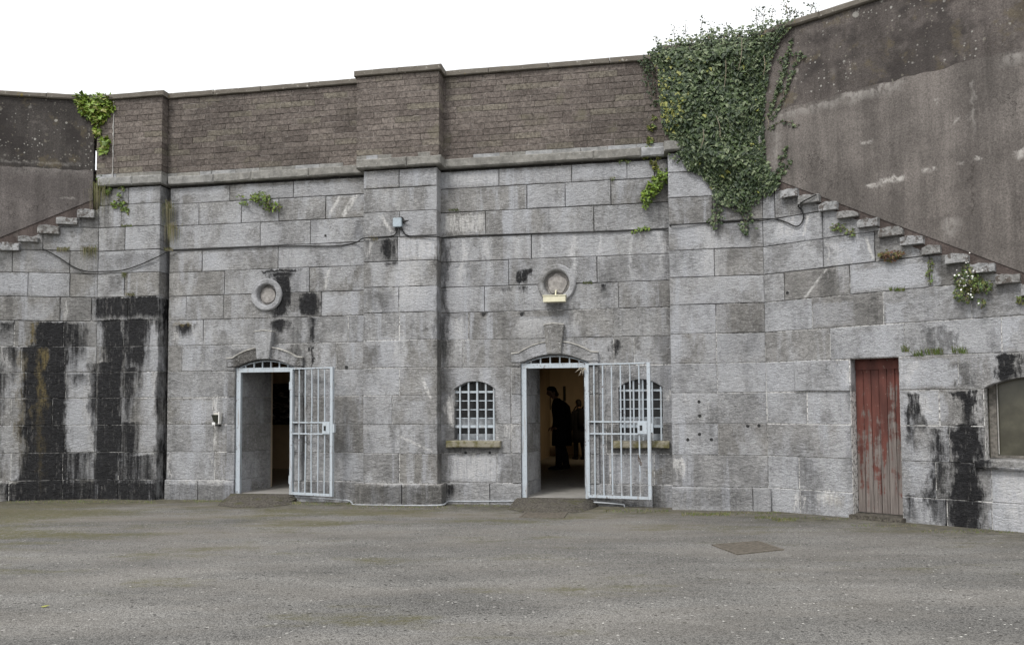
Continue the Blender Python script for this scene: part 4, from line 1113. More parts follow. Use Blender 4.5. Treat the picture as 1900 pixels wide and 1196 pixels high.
ramp_slab('concrete_ramp', 'dark mossy concrete ramp in front of the left barred doorway', [(432, 912), (556, 916)], [(404, 937), (440, 941), (490, 941), (535, 936), (560, 926)], DFL - .005)
ramp_slab('concrete_ramp', 'worn mossy concrete ramp in front of the right barred doorway', [(962, 922), (1102, 924)], [(942, 944), (970, 950), (1020, 952), (1080, 949), (1112, 938)], DFL - .005)

M_IRON = simple('rusty_iron_plate', (.12, .105, .085), .75, .3, 20, .5, spec=.4)
def cover(px, label, name='manhole_cover', rim=.035):
    P_ = [ground_pt(a, b, .006) for a, b in px]
    c = sum(P_, Vector()) / 4
    inn = [c + (q - c) * (1 - rim / (q - c).length * 1.4) for q in P_]
    th = thing(name, label, 'manhole cover', c)
    b = MB()
    for i in range(4):
        j = (i + 1) % 4
        a0, a1, c1, c0 = P_[i], P_[j], inn[j], inn[i]
        up_ = Vector((0, 0, .006)); dn = Vector((0, 0, -.03))
        b.add([a0 + dn, a1 + dn, c1 + dn, c0 + dn, a0 + up_, a1 + up_, c1 + up_, c0 + up_], [(4, 5, 6, 7), (0, 1, 5, 4), (1, 2, 6, 5), (2, 3, 7, 6), (3, 0, 4, 7)])
    b.build('frame', M_IRON, th)
    p2 = [c + (q - c) * .985 for q in inn]
    b = MB(); b.add([q + Vector((0, 0, z)) for z in (-.03, .0025) for q in p2], [(4, 5, 6, 7), (0, 1, 5, 4), (1, 2, 6, 5), (2, 3, 7, 6), (3, 0, 4, 7)])
    for k in range(1, 9):
        a = p2[0].lerp(p2[3], k / 9); d = p2[1].lerp(p2[2], k / 9); e = (d - a).normalized(); mid = (a + d) / 2
        b.box(mid + Vector((0, 0, .003)), e * ((d - a).length * .47), Vector((-e.y, e.x, 0)) * .008, Vector((0, 0, .0025)))
    b.build('lid', M_IRON, th)
    return th
cover([(1368, 1028), (1455, 1019), (1408, 1003), (1320, 1010)], 'rectangular brown iron manhole cover set in the asphalt yard')
cover([(962, 959.5), (1046, 960.5), (1054, 949.5), (974, 949)], 'small rectangular iron cover at the foot of the right doorway ramp')
o = MB(); o.sbox(SG, GD0 - .03, GD1 + .04, -.02, .055, -.24, .11)
tag(o.build('doorstep', M_MOSSC), 'low mossy stone doorstep below the peeling red door', 'doorstep')

def smooth(pts, n=5):
    out = []
    for i in range(len(pts) - 1):
        p0, p1, p2, p3 = pts[max(i - 1, 0)], pts[i], pts[i + 1], pts[min(i + 2, len(pts) - 1)]
        for k in range(n):
            t = k / n
            out.append(.5 * ((2 * p1) + (p2 - p0) * t + (2 * p0 - 5 * p1 + 4 * p2 - p3) * t * t + (3 * p1 - p0 - 3 * p2 + p3) * t ** 3))
    return out + [pts[-1]]

# ================================================================== barred gates
def paint_mat():
    T = NT('pale_blue_gate_paint'); p = T.pos()
    col = T.mix(T.noise(p, 9, 4), (.38, .43, .475), (.48, .525, .56))
    ch = T.ramp(T.math('ADD', T.noise(p, 26, 5, .75), T.ramp(T.noise(p, 2.5, 3), .5, .7, 0, .07)), .60, .66)
    col = T.mix(ch, col, T.mix(T.noise(p, 60, 2), (.10, .06, .04), (.16, .15, .15)))
    sv = T.noise(T.vmath('MULTIPLY', p, (30, 30, 2)), 1.0, 3)
    col = T.mix(T.ramp(sv, .54, .7, 0, .5), col, (.22, .165, .125))
    return T.done(col, .5, T.bump(T.noise(p, 60, 3), .25, .003), spec=.4)
M_PAINT = paint_mat()
M_DARK = simple('black_iron', (.02, .02, .02), .6, .3, 30, .2)
def gate(d0, d1, px_end, phi, fracs, label, zb, lo_lock, postR):
    sec = SM
    th = thing('barred_gate', label, 'gate', sec.P((d0 + d1) / 2, DFL, 0), 'pale blue barred gates')
    A = arch_pts(d0 + .02, d1 - .02, DSP + .0, DCR - .03, 15)
    for ua, ub in ((d0, d0 + .085), (d1 - postR, d1)):
        b = MB(); b.sbox(sec, ua + .002, ub - .002, DFL - .02, DSP - .072, -.055, .012); b.build('gate_post', M_PAINT, th)
    b = MB(); b.sbox(sec, d0 + .002, d1 - .002, DSP - .07, DSP + .008, -.055, .014); b.build('head_rail', M_PAINT, th)
    b = MB(); b.tube([sec.P(u, z, -.03) for u, z in A], .011, 6); b.build('fan_rim', M_PAINT, th)
    for k in range(1, 7):
        u = d0 + (d1 - d0) * k / 7; zt = DSP + (DCR - .03 - DSP) * (1 - (2 * (k / 7) - 1) ** 2)
        b = MB(); b.sbox(sec, u - .011, u + .011, DSP + .009, zt, -.042, -.02); b.build('fan_bar', M_PAINT, th)
    # the leaf, swung open outwards
    hp = sec.P(d1 - postR + .02, 0, .05)
    e = sec.t * math.cos(phi) + sec.n * math.sin(phi)
    L = .5
    while project(hp + e * L + Vector((0, 0, 1.4)))[0] < px_end: L += .005
    nn = Vector((e.y, -e.x, 0)); UP = Vector((0, 0, 1))
    z1 = DSP - .01; zb = DFL + zb
    def bar(a, b_, za, zc, r, wd=None, name='bar', par=None):
        m = MB(); m.box(hp + e * ((a + b_) / 2) + UP * ((za + zc) / 2), e * ((b_ - a) / 2), nn * (wd or r), UP * ((zc - za) / 2)); return m.build(name, M_PAINT, par)
    stile = MB()
    stile.box(hp + e * .035 + UP * ((z1 + zb) / 2), e * .026, nn * .025, UP * ((z1 - zb) / 2))
    stile.box(hp + e * (L - .025) + UP * ((z1 + zb) / 2), e * .026, nn * .025, UP * ((z1 - zb) / 2))
    stile.box(hp + e * (L / 2) + UP * (z1 - .012), e * (L / 2 - .055), nn * .022, UP * .011)
    stile.box(hp + e * (L / 2) + UP * (zb + .02), e * (L / 2 - .055), nn * .024, UP * .02)
    zl0, zl1 = -.465 + H, -.275 + H
    for z in (zl0, zl1): stile.box(hp + e * (L / 2) + UP * z, e * (L / 2 - .055), nn * .019, UP * .011)
    leaf = stile.build('leaf', M_PAINT, th)
    for f in fracs:
        m = MB(); m.tube(smooth([hp + e * (L * f) + UP * (zb + .03), hp + e * (L * f + random.uniform(-.006, .006)) + nn * random.uniform(-.008, .008) + UP * (zb + .9), hp + e * (L * f + random.uniform(-.005, .005)) + UP * (zb + 1.5), hp + e * (L * f) + UP * (z1 - .02)], 4), .0125, 8); m.build('bar', M_PAINT, leaf)
    m = MB(); c = hp + e * (L - .13) + UP * ((zl0 + zl1) / 2)
    m.box(c, e * .075, nn * .03, UP * .093); lk = m.build('lock_box', M_PAINT, leaf)
    m = MB(); m.box(c + nn * .032 - e * .02, e * .02, nn * .004, UP * .04); m.build('keyhole', M_DARK, leaf)
    m = MB(); m.box(hp + e * (L + .018) + UP * ((zl0 + zl1) / 2), e * .016, nn * .02, UP * .07); m.build('latch', M_PAINT, leaf)
    for z in (zb + .25, z1 - .3):
        m = MB(); m.tube([hp + UP * (z - .07) + nn * .01, hp + UP * (z + .07) + nn * .01], .017, 8); m.build('hinge', M_PAINT, leaf)
    return th, hp, e, L
gate(M_D0, M_D1, 618, math.radians(15), (.21, .355, .505, .655, .80), 'pale blue barred iron gate swung open at the left doorway', .0, 0, .09)
g2, hp2, e2, L2 = gate(M_E0, M_E1, 1207.5, math.radians(10), (.136, .274, .41, .548, .69, .83), 'pale blue barred iron gate swung open across the right-hand barred window', .02, 0, .075)
# chain on the right gate
th = thing('gate_chain', 'short rusty chain hanging on a bar of the right barred gate', 'chain', hp2 + e2 * (L2 * .83) + Vector((0, 0, .72)))
M_RUST = simple('rust', (.13, .10, .08), .8, .3, 40, .3)
for k in range(4):
    m = MB(); c = hp2 + e2 * (L2 * .83 - .02 + .012 * k) + Vector((e2.y, -e2.x, 0)) * (.02 + .008 * (k % 2)) + Vector((0, 0, .80 - .045 * k + .03 * (k == 3)))
    ax = e2 if k % 2 else Vector((e2.y, -e2.x, 0))
    pts = [c + ax * (.016 * math.cos(a)) + Vector((0, 0, .028 * math.sin(a))) for a in [i * math.pi / 5 for i in range(11)]]
    m.tube(pts, .006, 6, caps=False); m.build('link', M_RUST, th)
# dry twig caught on the gate head
th = MB(); c = SM.pt(1084, 684, .06)
for k in range(9):
    d = Vector((random.uniform(-.8, .1), random.uniform(-.5, .2), random.uniform(-1, .2))).normalized() * random.uniform(.06, .15)
    th.tube([c, c + d * .6 + Vector((0, 0, .01)), c + d + Vector((0, 0, -.02))], [.004, .006, .002], 4)
tag(th.build('dry_twig', simple('straw', (.42, .38, .31), .9, .3, 30, 0)), 'bunch of dry straw caught on the head of the right gate', 'twig')

# ================================================================== barred windows
M_GLASS = simple('dark_dusty_glass', (.02, .021, .022), .25, .5, 5, .02, spec=.4)
M_SILL = (lambda T: (lambda p: T.done(T.mix(T.ramp(T.noise(p, 7, 5, .7), .42, .62), (.25, .23, .18), (.125, .115, .055)), .95, T.bump(T.noise(p, 30, 5, .7), .8, .015)))(T.pos()))(NT('mossy_sill'))
def barred_window(sec, u0, u1, zb, zs, zc, wall, label):
    hz = lambda f: zb + (zs - zb) * f
    b = MB()
    b.sbox(sec, u0 + .004, u1 - .004, hz(.24), hz(.295), -.062, -.048)
    b.sbox(sec, u0 + .004, u1 - .004, hz(.93), hz(.97), -.062, -.048)
    w = b.build('window', M_PAINT, wall)
    w['label'] = label
    for k in range(5):
        u = u0 + (u1 - u0) * (.13 + .865 * k / 4.1) if k < 4 else u1 - .03
        f = (u - (u0 + u1) / 2) / ((u1 - u0) / 2); zt = zs + (zc - zs) * (1 - f * f)
        b = MB(); b.sbox(sec, u - .0125, u + .0125, zb + .0, zt - .004, -.047, -.022); b.build('bar', M_PAINT, w)
    for f in (.43, .60, .775):
        b = MB(); b.sbox(sec, u0 + .004, u1 - .004, hz(f) - .008, hz(f) + .008, -.08, -.064); b.build('cross_bar', M_PAINT, w)
    b = MB(); b.prism(sec, [(u0 - .05, zb - .05), (u1 + .05, zb - .05), (u1 + .05, zc + .05), (u0 - .05, zc + .05)], -.26, -.24); b.build('pane', M_GLASS, w)
    b = MB()
    for f in (.06, .36): b.sbox(sec, u0 - .01, u1 + .01, hz(f) - .055, hz(f) + .045, -.232, -.205)  # these two rails stand in for pale reflections low in the panes
    for q in (.5,): b.sbox(sec, u0 + (u1 - u0) * q - .02, u0 + (u1 - u0) * q + .02, zb, zc, -.234, -.210)
    b.build('sash_reflection', simple('sash_reflection_grey', (.33, .35, .37), .6, .2, 12, .2), w)
    s = sec
    stone(s, rect(u0 - .12, u1 + .10, zb - .125, zb - .002, .002), M_SILL, w, 'sill', .115, .2, ch=.015, jit=.01)
barred_window(SM, W1[0], W1[1], WBT, WSP, WCR, wall_e, 'small arched barred window left of the right doorway')
barred_window(SM, W2[0], W2[1], WBT, WSP, WCR, wall_e, 'small arched barred window behind the open right gate')

# window of the right flank
M_PANE = (lambda T: (lambda p: T.done(T.mix(T.ramp(T.noise(p, 2.2, 5, .6), .35, .7), (.05, .047, .033), (.105, .10, .072)), .22, T.bump(T.noise(p, 3, 2), .1, .01), spec=.5))(T.pos()))(NT('grimy_pane'))
M_FRAME = simple('weathered_sash', (.13, .12, .105), .7, .45, 18, .4)
b = MB()
fu0 = GW0 + .10
b.sbox(SG, GW0 + .02, fu0, GWB, GWC, -.28, -.20); b.sbox(SG, fu0, GW1 - .05, GWB, GWB + .035, -.28, -.20); b.sbox(SG, GW1 - .05, GW1, GWB, GWC, -.28, -.20)
wg = b.build('window', M_FRAME, wall_g); wg['label'] = 'arched window with a grimy olive pane at the right edge'
b = MB(); b.prism(SG, [(GW0 - .02, GWB), (GW1 + .02, GWB), (GW1 + .02, GWC + .1), (GW0 - .02, GWC + .1)], -.30, -.235); b.build('pane', M_PANE, wg)
b = MB(); b.tube([SG.P(fu0 + .015, GWB + .05, -.2), SG.P(fu0 + .015, GWC - .05, -.2)], .008, 6); b.build('glazing_bead', simple('white_bead', (.34, .33, .31), .6, .2, 20, 0), wg)
stone(SG, [(SG.u(1811, 852), GWB - .13), (GW1 + .1, GWB - .13), (GW1 + .1, GWB - .005), (SG.u(1811, 852) + .06, GWB - .005), (SG.u(1811, 852), GWB - .03)], M_G, wg, 'sill', .09, .35, ch=.02, jit=.015)

# peeling red door
def door_mat():
    T = NT('peeling_red_paint'); p = T.pos(); z = T.xyz(p)[2]; x, y = T.xyz(p)[0], T.xyz(p)[1]; r = T.rand()
    gx = T.vmath('MULTIPLY', p, (34, 34, 1.6))
    gn = T.noise(gx, 1.0, 5, .7)
    wood = T.mix(T.ramp(gn, .3, .7), (.10, .084, .076), (.22, .193, .177))
    red = T.mix(T.ramp(T.noise(T.vmath('MULTIPLY', p, (6, 6, 1.2)), 1.0, 5, .7), .35, .65), (.075, .027, .021), (.135, .047, .036))
    wear = T.math('ADD', T.math('ADD', T.math('MULTIPLY', T.noise(gx, .6, 6, .75), 1.1), T.math('MULTIPLY', T.noise(p, 5, 5, .7), .9)), T.math('MULTIPLY', z, .20))
    wear = T.math('ADD', wear, T.math('MULTIPLY', r, .12))
    f = T.ramp(wear, 1.18, 1.34)
    col = T.mix(f, wood, red)
    col = T.mix(T.ramp(T.noise(p, 24, 4, .75), .64, .70, 0, .7), col, (.36, .31, .27))
    return T.done(col, .7, T.bump(gn, .5, .006), spec=.3)
M_RED = door_mat()
b = MB(); b.sbox(SG, GD0 + .01, GD1 - .01, .058, GDT + .06, -.30, -.24); dr = b.build('door', M_RED, wall_g); dr['label'] = 'peeling red plank door'
npl = 6
for k in range(npl):
    a, c = GD0 + .004 + (GD1 - GD0 - .008) * k / npl, GD0 + .004 + (GD1 - GD0 - .008) * (k + 1) / npl
    stone(SG, rect(a, c, .062, GDT + .05, .002), M_RED, dr, 'plank', -.205 + random.uniform(-.003, .003), .238, ch=.005, jit=.0015, rough=False)
b = MB(); b.sbox(SG, GD0 + .01, GD1 - .01, GDT - .15, GDT - .03, -.204, -.19); b.build('top_rail', M_RED, dr)
b = MB(); b.tube([SG.P(GD1 - .05, 1.02, -.2), SG.P(GD1 - .05, 1.02, -.17)], .018, 10); b.build('handle', M_RUST, dr)

# ================================================================== cables, pipes, small fittings
def path(lst):
    return [s.pt(px, py, w) for s, px, py, w in lst]
M_CABLE = simple('black_cable', (.02, .02, .02), .6, .2, 30, 0)
def cable(lst, label, r=.010, name='cable', mat=None, cat='cable', group='black cables on the wall'):
    b = MB(); b.tube(smooth(path(lst)), r, 6)
    return tag(b.build(name, mat or M_CABLE, smooth=True), label, cat, group)
cable([(SA0, 80, 462, .03), (SA0, 105, 475, .03), (SA0, 135, 494, .03), (SA0, 160, 503, .035), (SA1, 192, 503.5, .03), (SA1, 228, 501, .03), (SA1, 262, 490, .03), (SA1, 293, 476, .03), (SM, 313, 467, .06), (SM, 345, 464, .02), (SM, 420, 461, .02), (SM, 480, 458, .02),
       (SM, 560, 456, .02), (SM, 590, 456.5, .02), (SM, 625, 456, .02), (SM, 660, 450, .03), (SD, 674, 442, .03), (SD, 700, 440, .02), (SD, 724, 438, .02), (SD, 734, 434, .03), (SD, 737, 424, .05)],
      'black cable sagging from the left stair and running along a joint to the grey box')
cable([(SD, 746, 424, .05), (SD, 749, 431, .03), (SD, 757, 437, .02), (SD, 780, 438.5, .02), (SD, 811, 439, .03), (SM, 818, 441, .1), (SM, 828, 440, .03), (SM, 860, 437, .02), (SM, 900, 436, .02), (SM, 1000, 433, .02), (SM, 1100, 430.5, .02), (SM, 1170, 428, .02), (SM, 1238, 424, .03), (SF, 1246, 418, .03),
       (SF, 1300, 414, .02), (SF, 1370, 408.5, .02), (SF, 1405, 406.5, .02), (SG, 1440, 406.5, .02), (SG, 1460, 413, .03), (SG, 1477, 420, .03), (SG, 1487, 414, .03), (SG, 1491, 400, .03), (SG, 1486, 388, .03), (SG, 1481, 382, .04), (SG, 1490, 374, .13), (SG, 1515, 361, .13)],
      'black cable running right from the grey box under the ivy to the long stair')
M_GREYP = simple('grey_plastic', (.36, .42, .46), .5, .12, 20, 0)
bx = SD.pt(739.5, 414, 0); th = thing('junction_box', 'small grey-blue junction box with a black fitting high on the middle pilaster', 'junction box', bx)
u, z = SD.uz(739.5, 414)
b = MB(); b.prism(SD, [(u - .075, z - .06), (u - .06, z - .08), (u + .06, z - .08), (u + .075, z - .06), (u + .075, z + .06), (u + .06, z + .075), (u - .06, z + .075), (u - .075, z + .06)], .0, .075); b.build('body', M_GREYP, th)
b = MB(); b.prism(SD, [(u - .065, z - .07), (u + .065, z - .07), (u + .065, z + .065), (u - .065, z + .065)], .0755, .085); b.build('lid', M_GREYP, th)
for s in (-.035, .06):
    b = MB(); b.tube([SD.P(u + s, z - .075, .04), SD.P(u + s, z - .13, .04)], .02, 8); b.build('cable_gland', M_CABLE, th)
b = MB(); b.tube(smooth([SD.P(u + .02, z + .075, .03), SD.P(u + .06, z + .09, .03), SD.P(u + .095, z + .05, .03), SD.P(u + .10, z - .02, .03)]), .012, 6)
b.tube([SD.P(u + .09, z + .02, .04), SD.P(u + .14, z + .015, .06), SD.P(u + .2, z + .02, .07)], [.02, .016, .006], 8); b.build('fitting', M_CABLE, th)

# bulkhead lamp by the left gate
u, z = SM.uz(404.5, 777)
th = thing('wall_lamp', 'small dark-glass wall lamp beside the left barred gate', 'lamp', SM.P(u, z, 0))
b = MB(); b.prism(SM, [(u - .045, z - .09), (u + .06, z - .09), (u + .085, z + .11), (u - .075, z + .11)], .0, .03); b.build('back_plate', simple('cream_plate', (.55, .53, .48), .6, .1, 20, 0), th)
b = MB()
vs = [SM.P(a, c, w) for a, c, w in ((u - .04, z - .075, .03), (u + .045, z - .075, .03), (u + .06, z + .08, .03), (u - .07, z + .08, .03), (u - .035, z - .06, .07), (u + .03, z - .06, .07), (u + .045, z + .075, .11), (u - .065, z + .075, .11))]
b.add(vs, [(4, 5, 6, 7), (0, 1, 5, 4), (1, 2, 6, 5), (2, 3, 7, 6), (3, 0, 4, 7)])
b.build('lens', simple('smoked_glass', (.035, .037, .03), .15, .2, 20, 0, spec=.6), th)
b = MB(); b.sbox(SM, u - .065, u - .01, z - .10, z - .055, .072, .085); b.build('sensor', simple('white_plastic', (.75, .75, .74), .4, .05, 10, 0), th)
b = MB(); b.sbox(SM, u + .062, u + .08, z - .08, z + .13, .031, .10); b.build('side_trim', simple('white_trim', (.68, .67, .64), .5, .05, 10, 0), th)
b = MB(); b.sbox(SM, u - .015, u + .06, z - .125, z - .092, .0, .07); b.build('bottom_cap', M_CABLE, th)

# cream flood lamp under the broken plaque
u0, z0 = SM.uz(1007.5, 560, .2); u1, z1 = SM.uz(1049, 548, .2)
th = thing('flood_lamp', 'long cream lamp housing fixed below the round plaque over the right doorway', 'lamp', SM.P((u0 + u1) / 2, z0, .1))
M_CREAM = simple('cream_enamel', (.66, .63, .47), .45, .08, 14, 0)
b = MB(); b.prism(SM, [(u0, z0), (u1, z0), (u1, z1), (u0, z1)], .06, .205); b.build('housing', M_CREAM, th)
b = MB(); b.prism(SM, [(u0 - .008, z1 + .001), (u1 + .008, z1 + .001), (u1 + .008, z1 + .014), (u0 - .008, z1 + .014)], .055, .215); b.build('lid', M_CREAM, th)
um_ = (u0 + u1) / 2
b = MB(); b.tube([SM.P(um_ + .01, z1 + .01, .1), SM.P(um_ + .012, z1 + .10, .07), SM.P(um_ + .012, z1 + .12, -.01)], .012, 8); b.build('feed_pipe', M_CREAM, th)
b = MB(); b.sbox(SM, um_ - .05, um_ + .05, z0 + .02, z1 - .02, -.03, .058); b.build('bracket', M_DARK, th)

M_PIPE = simple('grey_conduit', (.36, .38, .40), .5, .2, 14, .1)
cable([(SM, 541, 920.5, .05), (SM, 600, 924, .05), (SM, 645, 928, .06), (SM, 653, 932, .16), (SD, 660, 936, .08), (SD, 720, 937, .08), (SD, 790, 937, .08), (SD, 821, 936, .08), (SM, 829, 931, .1), (SM, 838, 929.5, .06), (SM, 900, 929.5, .06), (SM, 966, 929, .06)],
      'thin grey conduit along the foot of the wall between the two doorways', .013, 'conduit_pipe', M_PIPE, 'pipe', 'conduits at the foot of the wall')
cable([(SM, 1099, 931, .08), (SM, 1130, 933, .08), (SM, 1152, 935, .08), (SM, 1158, 936.5, .08), (SM, 1159, 944, .08)],
      'short bent grey conduit below the open right gate', .013, 'conduit_pipe', M_PIPE, 'pipe', 'conduits at the foot of the wall')

# old fixing holes and pipe stubs; black discs stand in for the holes' shade
def hole(sec, px, py, r, wall, w=.012):
    u, z = sec.uz(px, py); b = MB(); n = 12
    ring = [(u + r * math.cos(a) * random.uniform(.85, 1.15), z + r * math.sin(a) * random.uniform(.85, 1.15)) for a in [i * 2 * math.pi / n for i in range(n)]]
    b.prism(sec, ring, -.02, w); b.build('dark_hole_disc', M_DARK, wall)
for px, py, r in ((1297, 745, .026), (1298, 771, .026), (1298, 805, .026), (1276, 815, .026), (1320, 815, .026), (1387, 790, .025), (1408, 789, .025)): hole(SF, px, py, r, wall_g)
for px, py, r in ((864, 839, .024), (909, 839, .022), (897, 583, .03), (968, 583, .03)): hole(SM, px, py, r, wall_e)
for px, py, r in ((604, 437, .02), (643, 681, .03)): hole(SM, px, py, r, wall_c)
hole(SG, 1461, 543, .022, wall_g)

# ================================================================== plants
def leaf_mat(name, c1, c2, rough=.45):
    T = NT(name); p = T.pos()
    col = T.mix(T.ramp(T.noise(p, 7, 4, .7), .3, .7), c1, c2)
    col = T.scale(col, T.ramp(T.noise(p, 60, 2), .3, .7, .8, 1.2))
    return T.done(col, rough, None, spec=.4)
L_DARK = leaf_mat('ivy_dark', (.016, .031, .013), (.034, .055, .022), .5)  # dark leaves, deepened to paint the shadow gaps between them as well
L_MID = leaf_mat('ivy_mid', (.042, .068, .024), (.072, .105, .038), .5)
L_PALE = leaf_mat('ivy_pale', (.12, .155, .075), (.18, .215, .12), .5)  # pale leaves, also carrying highlights put into the leaf colour
L_YEL = leaf_mat('ivy_yellow', (.17, .19, .04), (.26, .26, .07), .5)
L_BRT = leaf_mat('leaf_bright', (.10, .17, .015), (.21, .30, .035), .5)
L_GRN = leaf_mat('leaf_green', (.07, .12, .02), (.14, .20, .045), .5)
L_DRY = leaf_mat('dry_grass', (.17, .15, .09), (.27, .24, .16), .8)
L_OLV = leaf_mat('moss_grass', (.09, .10, .03), (.15, .15, .05), .8)
L_RED = leaf_mat('reddish_leaf', (.11, .05, .035), (.17, .10, .05), .7)
L_STEM = leaf_mat('ivy_stem', (.14, .12, .085), (.22, .19, .14), .8)
L_WHT = simple('white_petal', (.75, .75, .72), .6, .05, 10, 0)

IVY = [(0, 0), (.26, -.20), (.56, .06), (.30, .30), (0, .88), (-.30, .30), (-.56, .06), (-.26, -.20)]
OVAL = [(0, 0), (.22, .25), (.24, .55), (0, 1), (-.24, .55), (-.22, .25)]
def leaf_geo(shape, fold=.12):
    cy = .2 if shape is IVY else .45
    vs = [(0, cy, fold)] + [(x, y, 0 if abs(x) > .05 else fold * .5) for x, y in shape]
    n = len(shape)
    return vs, [(0, 1 + i, 1 + (i + 1) % n) for i in range(n)]
GEO = {'ivy': leaf_geo(IVY), 'oval': leaf_geo(OVAL, .08)}
def put_leaf(mb, pos, tip, nrm, size, mi, kind='ivy'):
    y = tip.normalized(); z = (nrm - y * nrm.dot(y)).normalized(); x = y.cross(z)
    vs, fs = GEO[kind]
    mb.add([pos + (x * a + y * b + z * c) * size for a, b, c in vs], fs, mi)
def leaf_matrix(pos, tip, nrm, size):
    y = tip.normalized(); z = (nrm - y * nrm.dot(y)).normalized(); x = y.cross(z)
    m = Matrix((x, y, z)).transposed().to_4x4() @ Matrix.Scale(size, 4); m.translation = pos
    return m
def inside(poly, x, y):
    c = False; n = len(poly)
    for i in range(n):
        (x0, y0), (x1, y1) = poly[i], poly[i - 1]
        if (y0 > y) != (y1 > y) and x < (x1 - x0) * (y - y0) / (y1 - y0) + x0: c = not c
    return c
def edge_d(poly, x, y):
    d = 1e9
    for i in range(len(poly)):
        (x0, y0), (x1, y1) = poly[i - 1], poly[i]
        L = (x1 - x0) ** 2 + (y1 - y0) ** 2 or 1e-9
        t = max(0, min(1, ((x - x0) * (x1 - x0) + (y - y0) * (y1 - y0)) / L))
        d = min(d, math.hypot(x - x0 - t * (x1 - x0), y - y0 - t * (y1 - y0)))
    return d
rg = random.Random(11)
def gv(s=1.0): return Vector((rg.gauss(0, s), rg.gauss(0, s), rg.gauss(0, s)))

def sec_at(px):
    return SF if px < 1422 else SG
# ---- the big ivy
ivy_poly = [(1198, 100), (1212, 86), (1232, 76), (1258, 70), (1295, 60), (1330, 52), (1365, 50), (1392, 50), (1420, 40), (1446, 34), (1474, 40), (1466, 52), (1450, 70), (1438, 95), (1426, 130), (1419, 180), (1416, 240), (1420, 290), (1430, 316), (1448, 330), (1444, 346), (1426, 362), (1404, 370), (1392, 386),
            (1372, 394), (1350, 382), (1326, 374), (1320, 346), (1302, 322), (1276, 312), (1262, 288), (1246, 258), (1232, 236), (1225, 192), (1221, 142), (1215, 118)]
ivy = thing('ivy', 'large dark green ivy hanging from the wall top over the right end pilaster', 'ivy', SF.pt(1330, 390, .1))
IM = [L_DARK, L_MID, L_PALE, L_YEL]
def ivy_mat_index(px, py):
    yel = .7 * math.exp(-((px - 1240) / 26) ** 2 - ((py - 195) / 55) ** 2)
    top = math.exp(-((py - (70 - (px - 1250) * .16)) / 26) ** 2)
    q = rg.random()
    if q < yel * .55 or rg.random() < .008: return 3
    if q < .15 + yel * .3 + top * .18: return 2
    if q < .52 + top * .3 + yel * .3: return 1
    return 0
clump = [(rg.uniform(1200, 1460), rg.uniform(40, 390), rg.uniform(12, 30), rg.uniform(-.09, .10)) for _ in range(60)]
leaves = []
tries = 0
while len(leaves) < 11500 and tries < 90000:
    tries += 1
    px, py = rg.uniform(1195, 1478), rg.uniform(30, 396)
    if not inside(ivy_poly, px, py): continue
    e = edge_d(ivy_poly, px, py)
    if e < 5 and rg.random() < .4: continue
    low = 1.0 if py < 300 else max(.28, 1 - (py - 300) / 95)
    if py > 300 and rg.random() > low + .25: continue
    bul = min(1, e / 45)
    cb = sum(a * math.exp(-((px - cx) ** 2 + (py - cy) ** 2) / (2 * r * r)) for cx, cy, r, a in clump)
    w = .05 + bul * max(.11, min(.17, .17 - (py - 110) * .0006)) * rg.uniform(.15, 1) + max(-.1, cb) * bul
    s = sec_at(px)
    u, z = s.uz(px, py, w)
    if z > ZT1 + .02 and w > .0: w = rg.uniform(-.15, .16)
    pos = s.P(u, z, max(.02, w) if z < ZT1 else w)
    leaves.append((w, px, py, pos, s))
leaves.sort(key=lambda a: -a[0])
stuff = MB()
protos = {}
def ivy_leaf_obj(par, pos, tip, nrm, size, mi):
    if mi not in protos:
        vs, fs = GEO['ivy']; me = bpy.data.meshes.new('ivy_leaf'); me.from_pydata(vs, [], fs); me.materials.append(IM[mi]); protos[mi] = me
    o = bpy.data.objects.new('leaf', protos[mi]); COL.objects.link(o)
    o.parent = par; m = leaf_matrix(pos, tip, nrm, size); m.translation = pos - world_loc(par); o.matrix_local = m
nobj = 0
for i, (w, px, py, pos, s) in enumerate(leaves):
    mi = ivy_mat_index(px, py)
    small = (px < 1224 or py < 90 + 0 * px or (px > 1420 and py < 120))
    size = rg.uniform(.055, .09) * (.62 if small else 1) * (.8 if py > 330 else 1)
    tip = Vector((0, 0, -1)) + s.n * rg.uniform(-.1, .5) + gv(.33)
    nrm = s.n * rg.uniform(.5, 1.0) + Vector((0, 0, rg.uniform(.25, .9))) + gv(.28)
    if nobj < 300 and size > .066 and i % 5 == 0:
        ivy_leaf_obj(ivy, pos, tip, nrm, size, mi); nobj += 1
    else:
        put_leaf(stuff, pos, tip, nrm, size, mi)
